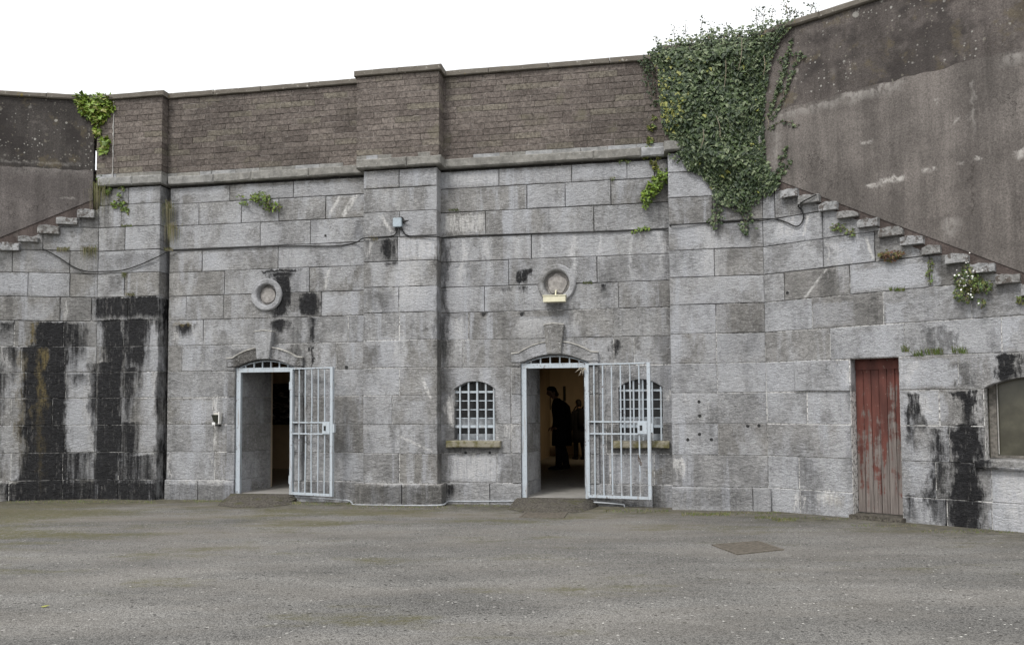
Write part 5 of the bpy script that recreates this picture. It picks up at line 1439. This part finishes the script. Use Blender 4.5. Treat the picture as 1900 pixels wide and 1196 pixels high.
# runners creeping over the render and the bricks
def runner(lst, n, size, mi_f, mb, stem_mb, w=.02, spread=3.0):
    pts = smooth([sec.pt(px, py, w) for sec, px, py in lst], 6)
    stem_mb.tube(pts, .004, 4)
    for _ in range(n):
        k = rg.random() * (len(pts) - 1.001); i = int(k); q = pts[i].lerp(pts[i + 1], k - i)
        sec = lst[0][0]
        q = q + sec.t * rg.gauss(0, spread * .008) + Vector((0, 0, rg.gauss(0, spread * .006))) + sec.n * rg.uniform(0, .02)
        put_leaf(mb, q, Vector((0, 0, -.6)) + gv(.5), sec.n + Vector((0, 0, .4)) + gv(.25), size * rg.uniform(.7, 1.2), mi_f())
stems = MB()
mf = lambda: rg.choice((0, 0, 1, 1, 2))
for lst, n in (([(SG, 1469, 74), (SG, 1461, 105), (SG, 1452, 135), (SG, 1440, 173), (SG, 1432, 205)], 110), ([(SG, 1485, 98), (SG, 1473, 125), (SG, 1464, 150), (SG, 1457, 175), (SG, 1440, 205), (SG, 1430, 225)], 90), ([(SG, 1445, 116), (SG, 1462, 103), (SG, 1480, 100), (SG, 1494, 107)], 26),
                ([(SG, 1455, 128), (SG, 1448, 160), (SG, 1435, 185), (SG, 1428, 215)], 70), ([(SG, 1430, 240), (SG, 1445, 228), (SG, 1462, 226), (SG, 1478, 232)], 26), ([(SG, 1460, 272), (SG, 1452, 300), (SG, 1446, 322)], 40), ([(SG, 1467, 298), (SG, 1458, 312), (SG, 1448, 330)], 26),
                ([(SG, 1450, 290), (SG, 1446, 315), (SG, 1440, 330)], 26), ([(SF, 1205, 110), (SF, 1209, 150), (SF, 1214, 190)], 0)):
    if n: runner(lst, n, .045, mf, stuff, stems)
for lst, n in (([(SM, 1197, 104), (SM, 1199, 125), (SM, 1202, 150), (SM, 1208, 175)], 50), ([(SM, 1190, 108), (SM, 1196, 118), (SM, 1206, 112)], 40), ([(SM, 1210, 120), (SM, 1213, 160), (SM, 1216, 195)], 80)):
    runner(lst, n, .04, lambda: rg.choice((0, 0, 1)), stuff, stems, w=.06, spread=5)
for lst, n in (([(SF, 1338, 372), (SF, 1333, 395), (SF, 1328, 412)], 36), ([(SF, 1372, 388), (SF, 1382, 410), (SF, 1385, 432)], 34), ([(SF, 1330, 380), (SF, 1326, 408), (SF, 1324, 415)], 20), ([(SF, 1395, 380), (SF, 1390, 400), (SF, 1380, 420)], 22), ([(SF, 1252, 300), (SF, 1248, 288), (SF, 1256, 296)], 16)):
    runner(lst, n, .05, mf, stuff, stems, w=.04, spread=6)
# sprigs standing above the coping
for px, top, n in ((1222, 66, 14), (1252, 50, 26), (1278, 44, 26), (1300, 38, 40), (1318, 46, 24), (1345, 44, 24), (1402, 12, 46), (1416, 20, 36), (1430, 16, 30), (1457, 8, 48), (1463, 6, 36), (1478, 16, 30), (1492, 20, 26), (1505, 8, 40), (1511, 14, 24)):
    s = sec_at(px); a = s.pt(px, 74 - (px - 1250) * .16, -.12); b = s.pt(px + rg.uniform(-6, 6), top, -.1); c = a.lerp(b, .5) + gv(.03)
    pts = smooth([a, c, b], 5); stems.tube(pts, .004, 4)
    for k in range(n):
        q = pts[rg.randrange(len(pts))] + gv(.035)
        put_leaf(stuff, q, gv(1), s.n + gv(.6), rg.uniform(.022, .05), rg.choice((0, 1, 1)), 'oval')
fo = stuff.build('foliage', IM, ivy); fo['kind'] = 'stuff'
for px0, py0, px1, py1 in ((1344, 92, 1344, 162), (1417, 104, 1416, 140), (1329, 215, 1336, 255), (1422, 215, 1424, 240), (1305, 240, 1300, 275), (1376, 70, 1370, 130)):
    stems.tube(smooth([sec_at(px0).pt(px0, py0, .24), sec_at(px0).pt((px0 + px1) / 2 + 3, (py0 + py1) / 2, .27), sec_at(px1).pt(px1, py1, .25)]), .006, 5)
for k in range(26):
    px = rg.uniform(1262, 1400); y0 = rg.uniform(60, 90)
    stems.tube(smooth([SF.pt(px, y0, .04), SF.pt(px + rg.uniform(-12, 12), y0 + 70, .06), SF.pt(px + rg.uniform(-10, 10), y0 + rg.uniform(130, 240), .05)]), rg.uniform(.006, .014), 5)
stems.build('stem', L_STEM, ivy)

# ---- generic wall plants
def leafy(name, label, cat, sec, blobs, n, size, mats, kind='oval', w=.06, stemn=5, group=None, weights=None, sec_fn=None):
    """blobs: (px, py, rx, ry)"""
    c = sec.pt(blobs[0][0], blobs[0][1] + blobs[0][3], 0)
    th = thing(name, label, cat, c, group)
    mb = MB(); st = MB()
    tot = sum(b[2] * b[3] for b in blobs)
    for (px, py, rx, ry) in blobs:
        for k in range(max(4, int(n * rx * ry / tot))):
            a = rg.uniform(0, 2 * math.pi); r = math.sqrt(rg.random())
            s = sec_fn(px) if sec_fn else sec
            x_, y_ = px + rx * r * math.cos(a), py + ry * r * math.sin(a)
            q = s.pt(x_, y_, max(.012, w * (1.2 - r) * rg.uniform(.1, 1.3)))
            put_leaf(mb, q, Vector((0, 0, rg.uniform(-1, .35))) + s.t * math.cos(a) * .6 + s.n * .4 + gv(.3), s.n * .8 + Vector((0, 0, .6)) + gv(.35), size * rg.uniform(.6, 1.25), rg.choices(range(len(mats)), weights)[0], kind)
        for k in range(stemn):
            a = rg.uniform(0, 2 * math.pi); s = sec_fn(px) if sec_fn else sec
            st.tube([s.pt(px, py + ry * .3, .01), s.pt(px + rx * .5 * math.cos(a), py + ry * .5 * math.sin(a), w * .6), s.pt(px + rx * .9 * math.cos(a), py + ry * .9 * math.sin(a), w * .7)], [.005, .004, .002], 4)
    f = mb.build('foliage', mats, th); f['kind'] = 'stuff'
    if st.v: st.build('stem', L_STEM, th)['kind'] = 'stuff'
    return th
def grass(name, label, sec, px, py, wpx, lpx, n, mats, hang=False, group='grass tufts in the joints', w0=.01, cat='grass tuft'):
    mb = MB(); base = sec.pt(px, py, w0)
    for k in range(n):
        x_ = px + rg.uniform(-wpx, wpx); a = sec.pt(x_, py + rg.uniform(-1.2, 1.2), w0)
        L = lpx * .0093 * rg.uniform(.45, 1.1)
        out = sec.n * rg.uniform(.15, .8) + sec.t * rg.gauss(0, .5)
        if hang: m = a + (out * .35 + Vector((0, 0, rg.uniform(-.1, .35)))) * L; t = a + out * .3 * L + Vector((0, 0, -L))
        else: m = a + (out * .3 + Vector((0, 0, .55))) * L; t = a + (out * .9 + Vector((0, 0, rg.uniform(.2, 1.0)))) * L
        wd = (sec.t + gv(.3)).normalized() * rg.uniform(.002, .0045)
        mb.add([a - wd, a + wd, m + wd * .8, m - wd * .8, t], [(0, 1, 2, 3), (3, 2, 4)], rg.randrange(len(mats)))
    o = mb.build(name, mats, None, base)
    return tag(o, label, cat, group)

leafy('creeper', 'bright lime-green creeper tumbling from the coping where dark render meets brick', 'creeper', SA1, [(176, 196, 26, 20), (190, 185, 20, 12), (160, 185, 14, 9), (183, 220, 13, 16), (150, 178, 9, 5), (205, 200, 8, 10), (181, 245, 7, 10), (195, 262, 9, 10), (190, 280, 5, 6), (196, 275, 5, 9), (168, 205, 20, 16), (190, 200, 18, 18), (152, 188, 12, 10)], 1000, .09,
      [L_BRT, L_GRN, L_YEL], 'ivy', .12, 3, weights=(6, 2, 2), sec_fn=lambda q: SA0 if q < 178 else SA1)
leafy('creeper', 'sparse green creeper trailing below the left cornice end', 'creeper', SA1, [(186, 340, 7, 16), (199, 352, 8, 8), (222, 362, 4, 8), (215, 378, 9, 8), (230, 382, 8, 9), (238, 392, 4, 6), (226, 350, 5, 5)], 170, .055, [L_BRT, L_GRN, L_OLV], 'ivy', .06, 2)
leafy('wall_shrub', 'small green shrub growing from a joint high in the left bay', 'shrub', SM, [(485, 366, 14, 11), (496, 372, 9, 9), (473, 366, 10, 7), (494, 383, 4, 6), (512, 383, 8, 8), (452, 375, 7, 4), (446, 364, 5, 3), (503, 388, 7, 4)], 330, .055, [L_BRT, L_GRN, L_OLV], 'oval', .16, 5)
leafy('fern', 'bright green fern sloping out beside the right end pilaster', 'fern', SM, [(1231, 324, 9, 9), (1224, 335, 11, 9), (1214, 346, 13, 9), (1205, 358, 12, 9), (1199, 368, 9, 9), (1198, 380, 4, 6)], 520, .06, [L_BRT, L_GRN], 'oval', .15, 3)
leafy('creeper', 'thin yellowing creeper on the bricks left of the big ivy', 'creeper', SM, [(1213, 218, 5, 4), (1209, 236, 8, 7), (1207, 262, 7, 8), (1203, 276, 6, 7), (1198, 290, 7, 5), (1212, 300, 6, 7), (1216, 312, 5, 6), (1222, 288, 4, 8)], 190, .05, [L_YEL, L_OLV, L_GRN], 'ivy', .06, 2)
leafy('weed', 'small green weed on the joint above the right doorway bay, near the corner', 'weed', SM, [(1195, 424, 8, 4), (1178, 428, 5, 3)], 60, .05, [L_BRT, L_GRN], 'oval', .08, 4, 'weeds in the joints')
leafy('weed', 'tiny green weed hanging below the cornice beside the yellowing creeper', 'weed', SM, [(1152, 298, 5, 3), (1164, 300, 4, 3), (1136, 330, 3, 5)], 36, .04, [L_GRN, L_OLV], 'oval', .05, 2, 'weeds in the joints')
th = leafy('daisy_bush', 'bush of small white daisies hanging below the long right stair', 'daisies', SG, [(1796, 520, 24, 20), (1790, 545, 20, 16), (1795, 500, 10, 12), (1815, 530, 16, 12), (1830, 530, 10, 12), (1822, 560, 6, 8)], 780, .04, [L_GRN, L_OLV, L_MID], 'oval', .2, 6)
mb = MB()
for k in range(40):
    px, py = rg.gauss(1794, 12), rg.gauss(522, 20)
    c = SG.pt(px, py, rg.uniform(.12, .24)); n_ = (SG.n + gv(.35)).normalized(); a = n_.orthogonal().normalized(); b = n_.cross(a); r = rg.uniform(.008, .014)
    mb.add([c] + [c + (a * math.cos(q) + b * math.sin(q)) * r * (1 if i % 2 else .7) for i, q in enumerate([i * math.pi / 4 for i in range(8)])], [(0, 1 + i, 1 + (i + 1) % 8) for i in range(8)])
f = mb.build('flower', L_WHT, th); f['kind'] = 'stuff'
leafy('weed', 'reddish-brown weed on a broken stone under the middle of the long right stair', 'weed', SG, [(1652, 474, 18, 10), (1668, 470, 9, 6), (1640, 472, 8, 6)], 260, .04, [L_RED, L_RED, L_OLV], 'oval', .12, 5)
leafy('weed', 'loose green weed below the upper end of the long right stair', 'weed', SG, [(1556, 420, 13, 7), (1578, 430, 9, 8), (1548, 426, 6, 5)], 100, .045, [L_OLV, L_GRN], 'oval', .09, 5)
leafy('weed', 'narrow green weed in a vertical joint under the long right stair', 'weed', SG, [(1727, 488, 4, 9), (1724, 505, 5, 9), (1726, 520, 3, 6)], 80, .035, [L_OLV, L_GRN], 'oval', .05, 2)
leafy('weed', 'yellow-green weed at the right edge below the lowest visible step', 'weed', SG, [(1895, 556, 7, 8)], 50, .04, [L_GRN, L_OLV], 'oval', .08, 3)
grass('grass_tuft', 'grass tuft in the joint left of the daisy bush', SG, 1666, 539, 15, 8, 60, [L_OLV, L_GRN])
for px, py, wpx, n, lab in ((1735, 657, 16, 48, 'left-hand grass tuft in the joint right above the red door corner'), (1782, 655, 15, 36, 'right-hand grass tuft in the joint between red door and window'), (1704, 660, 10, 26, 'grass tuft in the joint just right of the red door head'), (1680, 652, 6, 24, 'thin upright weed in the vertical joint above the red door')):
    grass('grass_tuft', lab, SG, px, py, wpx, 16, n, [L_OLV, L_GRN])
grass('grass_tuft', 'dark mossy tuft beside the broken round plaque', SM, 1090, 526, 9, 6, 50, [L_OLV, L_MID])
grass('grass_tuft', 'dry hanging grass in the upper corner beside the left end pilaster', SM, 315, 386, 4, 50, 60, [L_DRY, L_OLV], True, w0=.05)
grass('grass_tuft', 'tawny hanging grass halfway up the corner beside the left end pilaster', SM, 322, 424, 7, 40, 70, [L_DRY, L_DRY, L_OLV], True, w0=.04)
grass('grass_tuft', 'short green moss tuft on the cable beside the left end pilaster', SM, 313, 465, 8, 10, 60, [L_OLV, L_DRY], w0=.1)
grass('grass_tuft', 'dry grass hanging beside the top step of the small left stair', SA1, 188, 352, 7, 60, 70, [L_DRY, L_OLV], True, w0=.03)
grass('grass_tuft', 'dry drooping tuft right of the small left stair, in the third joint', SA0, 168, 462, 12, 24, 80, [L_DRY, L_OLV], True)
grass('grass_tuft', 'olive grass tuft under the small left stair', SA0, 116, 461, 12, 10, 80, [L_OLV, L_DRY], True)
grass('grass_tuft', 'tiny dry tuft above the black stain on the left flank', SA1, 242, 548, 8, 8, 50, [L_OLV, L_DRY])
grass('grass_tuft', 'tiny olive tuft in the joint below the sagging cable', SA1, 231, 508, 3, 12, 30, [L_OLV], True)
grass('grass_tuft', 'scrap of green growth in the joint under the left cornice plants', SA1, 235, 420, 10, 6, 50, [L_OLV, L_GRN])
grass('grass_tuft', 'wispy dry tuft where the cable leaves the left side of the middle pilaster', SD, 693, 440, 8, 9, 40, [L_DRY], True)
grass('grass_tuft', 'mossy tuft on the joint at the left end of the right bay', SM, 842, 391, 9, 6, 50, [L_OLV, L_MID])
# growth along the foot of the walls
def foot(name, label, spots, kind='stuff'):
    mb = MB(); ms = [L_OLV, L_GRN, L_DRY]
    for (px, py, rx, n, L) in spots:
        for k in range(n):
            a = ground_pt(px + rg.uniform(-rx, rx), py + rg.gauss(0, 1.6), .0); h = rg.uniform(.3, 1) * L
            t = a + Vector((rg.gauss(0, .4) * h, rg.gauss(0, .4) * h, h)); wd = Vector((1, .2, 0)) * .004
            mb.add([a - wd, a + wd, t], [(0, 1, 2)], rg.choice((0, 0, 1, 2)))
    o = mb.build(name, ms); o['kind'] = 'stuff'; o['label'] = label; o['category'] = 'grass'
foot('foot_grass', 'short grass and moss at the foot of the walls', [(1310, 954, 45, 420, .035), (1455, 964, 22, 160, .04), (1420, 960, 20, 120, .03), (1390, 952, 60, 160, .03), (1515, 962, 60, 140, .025), (1640, 975, 60, 100, .025), (1800, 986, 90, 200, .03), (150, 931, 140, 420, .03), (380, 929, 40, 160, .03), (600, 934, 50, 160, .03), (740, 941, 90, 200, .03), (900, 938, 60, 140, .03), (1180, 948, 60, 200, .035), (550, 934, 8, 60, .05)])
mb = MB()
for k in range(150):
    px, py = (rg.uniform(1050, 1900), rg.uniform(955, 1190)) if rg.random() < .75 else (rg.uniform(100, 1100), rg.uniform(960, 1190))
    c = ground_pt(px, py, .004); a = rg.uniform(0, 6.28); r = rg.uniform(.006, .016)
    ax, ay = Vector((math.cos(a), math.sin(a), 0)) * r, Vector((-math.sin(a), math.cos(a), 0)) * r * rg.uniform(.3, .8)
    mb.add([c - ax, c - ay, c + ax, c + ay, c + Vector((0, 0, .004))], [(0, 1, 4), (1, 2, 4), (2, 3, 4), (3, 0, 4)])
o = mb.build('pale_flecks', simple('pale_chip', (.46, .45, .42), .8, .2, 9, 0)); o['kind'] = 'stuff'; o['label'] = 'small pale flecks scattered over the asphalt'; o['category'] = 'litter'
mb = MB(); c = ground_pt(75, 1125, .006)
put_leaf(mb, c, Vector((1, .4, .1)), Vector((0, -.2, 1)), .07, 0, 'oval')
tag(mb.build('fallen_leaf', L_YEL), 'single yellow-green leaf lying on the asphalt near the left front', 'leaf')

# ================================================================== pictures and lamps in the rooms
def canvas_mat():
    T = NT('dark_seascape'); p = T.pos()
    n = T.noise(T.vmath('MULTIPLY', p, (1, 1, 2.6)), 4.5, 6, .65, .8)
    return T.done(T.mix(T.ramp(n, .50, .66), (.012, .012, .013), (.33, .33, .34)), .6)
pa, pz1 = SM.uz(490, 712, -5.12); pb, pz0 = SM.uz(590, 787, -5.12)
b = MB(); b.prism(SM, [(pa, pz0), (pb, pz0), (pb, pz1), (pa, pz1)], -5.15, -5.10)
tag(b.build('picture', canvas_mat()), 'large dark picture with grey streaks hanging inside the left doorway', 'picture')
Bp0 = SM.P(M_E0 - .9, 0, -10.6); Bp1 = SM.P(M_E1 + 3.0, 0, -12.6)
bb = (Bp1.y - Bp0.y) / (Bp1.x - Bp0.x)
SB = Sec(Bp0.y - bb * Bp0.x, bb)
def frame(x0, x1, y0, y1, label):
    a, z1 = SB.uz(x0, y0, .06); b_, z0 = SB.uz(x1, y1, .06)
    th = thing('framed_picture', label, 'picture', SB.P((a + b_) / 2, z0, 0), 'pictures in the right room')
    m = MB(); t = .05
    for q in ((a, b_, z0, z0 + t), (a, b_, z1 - t, z1), (a, a + t, z0 + t, z1 - t), (b_ - t, b_, z0 + t, z1 - t)): m.sbox(SB, *q, .005, .06)
    m.build('frame', M_DARK, th)
    m = MB(); m.sbox(SB, a + t, b_ - t, z0 + t, z1 - t, .01, .03); m.build('print', (lambda T: T.done(T.mix(T.ramp(T.noise(T.pos(), 6, 4), .45, .6), (.03, .028, .025), (.30, .25, .18)), .7))(NT('brown_print')), th)
frame(1009, 1022, 722, 760, 'narrow dark-framed picture on the far wall, seen just inside the right doorway')
frame(1045.5, 1050, 716, 744, 'thin dark frame on the far wall behind the standing man')
def spot(sec, u, w, zc, watt, label):
    th = thing('ceiling_spotlight', label, 'lamp', sec.P(u, zc, w), 'gallery spotlights')
    m = MB(); m.tube([sec.P(u, zc, w), sec.P(u, zc - .12, w)], .015, 8); m.build('stem', M_DARK, th)
    m = MB(); m.tube([sec.P(u, zc - .12, w + .05), sec.P(u, zc - .17, w - .05), sec.P(u, zc - .20, w - .11)], [.045, .05, .06], 12); m.build('head', M_DARK, th)
    T = NT('lamp_lens'); T.put(T.b.inputs['Emission Color'], (1, .72, .4)); T.b.inputs['Emission Strength'].default_value = 2
    m = MB(); c = sec.P(u, zc - .205, w - .12); m.tube([c, c + sec.n * -.006 + Vector((0, 0, -.004))], .05, 12); m.build('lens', T.m, th)
    L = bpy.data.lights.new('spot', 'SPOT'); L.energy = watt; L.color = (1, .76, .48); L.spot_size = math.radians(120); L.spot_blend = 1; L.shadow_soft_size = .06
    o = bpy.data.objects.new('lamp_light', L); COL.objects.link(o); o.parent = th
    o.location = (sec.P(u, zc - .22, w - .14) - world_loc(th)); o.rotation_euler = (sec.n * -.8 + Vector((0, 0, -.75))).to_track_quat('-Z', 'Y').to_euler()
spot(SM, M_D0 + .55, -3.9, 1.05 + H, 14, 'small ceiling spotlight inside the left doorway')
spot(SM, M_E0 + .75, -7.0, 1.15 + H, 26, 'small ceiling spotlight inside the right doorway')

# ================================================================== visitors in the right room
M_COAT = simple('black_wool', (.012, .012, .014), .9, .3, 30, .2)
M_TROU = simple('dark_trousers', (.014, .014, .017), .9, .3, 30, .2)
M_SKIN = simple('skin', (.34, .20, .145), .55, .08, 20, 0)
M_HAIR = simple('dark_hair', (.012, .010, .009), .6, .3, 60, .3)
def loft(mb, rings, seg=14, mi=0):
    """rings: (centre, half width vector, half depth vector)"""
    vs = []
    for c, a, b in rings:
        for k in range(seg):
            q = 2 * math.pi * k / seg; vs.append(Vector(c) + Vector(a) * math.cos(q) + Vector(b) * math.sin(q))
    fs = []
    n = len(rings)
    for i in range(n - 1):
        for k in range(seg):
            k2 = (k + 1) % seg; fs.append((i * seg + k, i * seg + k2, (i + 1) * seg + k2, (i + 1) * seg + k))
    fs.append(tuple(range(seg))[::-1]); fs.append(tuple((n - 1) * seg + k for k in range(seg)))
    mb.add(vs, fs, mi)
def person(base, yaw, hgt, lean, label, long_coat):
    """figure facing local -Y... built facing +X then turned by yaw; one continuous body, clothes and hair as its children"""
    k = hgt / 1.8
    R = Matrix.Rotation(yaw, 4, 'Z')
    W = lambda v: Vector(base) + R @ (Vector(v) * k)
    D = lambda v: (R @ (Vector(v) * k))
    th = thing('person', label, 'person', base)
    fwd = lambda z: lean * max(0, z - .95) ** 1.5       # stoop
    def ring(x, y, z, a, b): return (W((x, y, z)), D((0, a, 0)), D((b, 0, 0)))
    body = MB()
    loft(body, [ring(fwd(z) + o, 0, z, a, b) for z, a, b, o in ((.86, .15, .10, 0), (.95, .165, .115, 0), (1.08, .15, .105, 0), (1.22, .165, .115, 0), (1.36, .185, .115, 0), (1.46, .17, .09, -.005), (1.51, .085, .065, 0), (1.56, .056, .058, .02))])
    hx = fwd(1.56) + .03
    hd = .11 * (1 if lean > 0 else .1)
    for j in (0,):
        loft(body, [ring(hx + o, 0, z, a, b) for z, a, b, o in ((1.53, .055, .058, 0), (1.58, .056, .075, .02), (1.62, .066, .09, .035 + hd * .3), (1.67, .074, .10, .04 + hd * .4), (1.72, .077, .105, .04 + hd * .5), (1.77, .066, .088, .035 + hd * .5), (1.80, .03, .04, .03 + hd * .5))])
        loft(body, [ring(hx + .13 + hd * .35, 0, 1.635, .016, .012), ring(hx + .155 + hd * .4, 0, 1.655, .012, .014), ring(hx + .135 + hd * .45, 0, 1.70, .008, .010)], 8)   # nose
        for s in (-1, 1): loft(body, [ring(hx + .03, s * .072, 1.64, .012, .018), ring(hx + .03, s * .082, 1.67, .012, .024), ring(hx + .025, s * .08, 1.70, .010, .016)], 8)   # ears
    for s in (-1, 1):
        st = .10 * s
        loft(body, [ring(.02 * s * .6, .085 * s, .90, .085, .095), ring(.03 + st * .25, .085 * s, .70, .078, .085), ring(.03 + st * .5, .085 * s, .50, .056, .062), ring(.01 + st * .8, .085 * s, .36, .055, .062), ring(-.01 + st, .085 * s, .10, .038, .045), ring(-.01 + st, .085 * s, .05, .042, .05)])
        loft(body, [ring(-.05 + st, .085 * s, .012, .035, .035), ring(-.02 + st, .085 * s, .05, .045, .06), ring(.02 + st, .085 * s, .05, .046, .075)], 10)
        loft(body, [(W((-.07 + st, .085 * s, .04)), D((0, .034, 0)), D((0, 0, .036))), (W((.06 + st, .085 * s, .04)), D((0, .045, 0)), D((0, 0, .036))), (W((.17 + st, .088 * s, .03)), D((0, .04, 0)), D((0, 0, .024))), (W((.20 + st, .088 * s, .025)), D((0, .02, 0)), D((0, 0, .015)))], 10)
        # arm: shoulder, elbow, wrist, palm, fingers
        sh = (fwd(1.42), .20 * s, 1.42); elb = (fwd(1.15) + .02, .24 * s, 1.13); wr = (fwd(1.15) + .13, .20 * s, .93); pm = (fwd(1.15) + .18, .18 * s, .89)
        def limb(a, b, r0, r1, seg=10):
            A, B = W(a), W(b); d = (B - A).normalized(); o = d.orthogonal().normalized(); p = d.cross(o)
            loft(body, [(A.lerp(B, f), o * r * k, p * r * k) for f, r in ((0, r0), (.5, (r0 + r1) / 2 * 1.04), (1, r1))], seg)
        limb(sh, elb, .058, .042); limb(elb, wr, .042, .027); limb(wr, pm, .030, .036)
        for q in range(4):
            o = (q - 1.5) * .018; L = (.07, .08, .075, .06)[q]
            a = (pm[0] + .02, pm[1] + o * .3, pm[2] + o); m = (a[0] + L * .55, a[1] - .012 * s, a[2] - .01); e = (m[0] + L * .2, m[1] - .03 * s, m[2] - .03)
            limb(a, m, .010, .009, 6); limb(m, e, .009, .007, 6)
        a = (pm[0] - .02, pm[1] - .015 * s, pm[2] + .025); m = (a[0] + .04, a[1] - .03 * s, a[2] + .02); limb(a, m, .013, .009, 6)
    bo = body.build('body', M_SKIN, th, base, True)
    rm = bo.modifiers.new('skin', 'REMESH'); rm.mode = 'VOXEL'; rm.voxel_size = .012; rm.use_smooth_shade = True
    sm = bo.modifiers.new('smooth', 'SMOOTH'); sm.iterations = 3; sm.factor = .5
    coat = MB()
    zl = .52 if long_coat else .80
    loft(coat, [ring(fwd(z) + o, 0, z, a, b) for z, a, b, o in ((zl, .235, .225, .0), (.75, .235, .22, .0), (.95, .23, .215, -.01), (1.10, .22, .205, -.02), (1.25, .23, .21, -.03), (1.38, .24, .205, -.04), (1.47, .21, .15, -.03), (1.53, .09, .085, .0), (1.56, .075, .075, .01))], 18)
    for s in (-1, 1):
        A, B, C = W((fwd(1.42), .19 * s, 1.43)), W((fwd(1.15) + .02, .245 * s, 1.12)), W((fwd(1.15) + .12, .205 * s, .935))
        for P0, P1, r0, r1 in ((A, B, .078, .062), (B, C, .064, .046)):
            d = (P1 - P0).normalized(); o = d.orthogonal().normalized(); p = d.cross(o)
            loft(coat, [(P0 - d * .03, o * r0 * .7 * k, p * r0 * .7 * k), (P0, o * r0 * k, p * r0 * k), (P1, o * r1 * k, p * r1 * k), (P1 + d * .02, o * r1 * .8 * k, p * r1 * .8 * k)], 12)
    coat.build('coat', M_COAT, th, base, True)
    tr = MB()
    for s in (-1, 1):
        st = .10 * s
        loft(tr, [ring(0, .085 * s, .93, .10, .115), ring(.03 + st * .25, .085 * s, .70, .092, .10), ring(.03 + st * .5, .085 * s, .50, .075, .082), ring(0 + st * .8, .085 * s, .30, .07, .078), ring(-.01 + st, .085 * s, .07, .062, .075)])
    tr.build('trousers', M_TROU, th, base, True)
    shoe = MB()
    for s in (-1, 1):
        st = .10 * s
        loft(shoe, [(W((-.09 + st, .085 * s, .045)), D((0, .038, 0)), D((0, 0, .044))), (W((.05 + st, .085 * s, .048)), D((0, .052, 0)), D((0, 0, .047))), (W((.17 + st, .088 * s, .035)), D((0, .047, 0)), D((0, 0, .034))), (W((.22 + st, .088 * s, .028)), D((0, .022, 0)), D((0, 0, .02)))], 12)
    shoe.build('shoes', M_TROU, th, base, True)
    hair = MB()
    loft(hair, [ring(hx + o, 0, z, a, b) for z, a, b, o in ((1.60, .05, .03, -.03), (1.65, .076, .07, -.012), (1.70, .084, .092, .01 + hd * .3), (1.75, .085, .112, .03 + hd * .5), (1.79, .072, .10, .035 + hd * .5), (1.825, .035, .05, .03 + hd * .5))], 14)
    hair.build('hair', M_HAIR, th, base, True)
    return th
fl_ = DFL + .002
p1 = ground_pt(1043, 870, fl_)
t1 = person(p1, math.pi + .12, 1.90, .22, 'man in a long dark coat looking down inside the right doorway', True)
p2 = ground_pt(1076, 852, fl_)
t2 = person(p2, math.pi * .62, 1.62, .0, 'person in dark clothes further back, half hidden by the right gate post', True)
bk = p2 + Matrix.Rotation(math.pi * .62, 3, 'Z') @ Vector((-.25, 0, 1.15))
m = MB(); Rz = Matrix.Rotation(math.pi * .62, 3, 'Z')
loft(m, [(bk + Rz @ Vector((o, 0, z)), Rz @ Vector((0, a, 0)), Rz @ Vector((b, 0, 0))) for z, a, b, o in ((-.25, .12, .06, 0), (-.22, .16, .11, 0), (0, .165, .12, 0), (.17, .15, .10, .01), (.24, .09, .05, .03))], 14)
bp = m.build('backpack', M_COAT, None, None, True)
tag(bp, 'dark backpack worn by the person half hidden by the right gate post', 'backpack')
for s in (-.1, .1):
    m = MB(); m.tube(smooth([bk + Rz @ Vector((.08, s, .2)), bk + Rz @ Vector((.2, s * 1.1, .30)), bk + Rz @ Vector((.38, s * 1.2, .15)), bk + Rz @ Vector((.3, s * 1.4, -.1))]), .018, 6); m.build('strap', M_CABLE, bp)
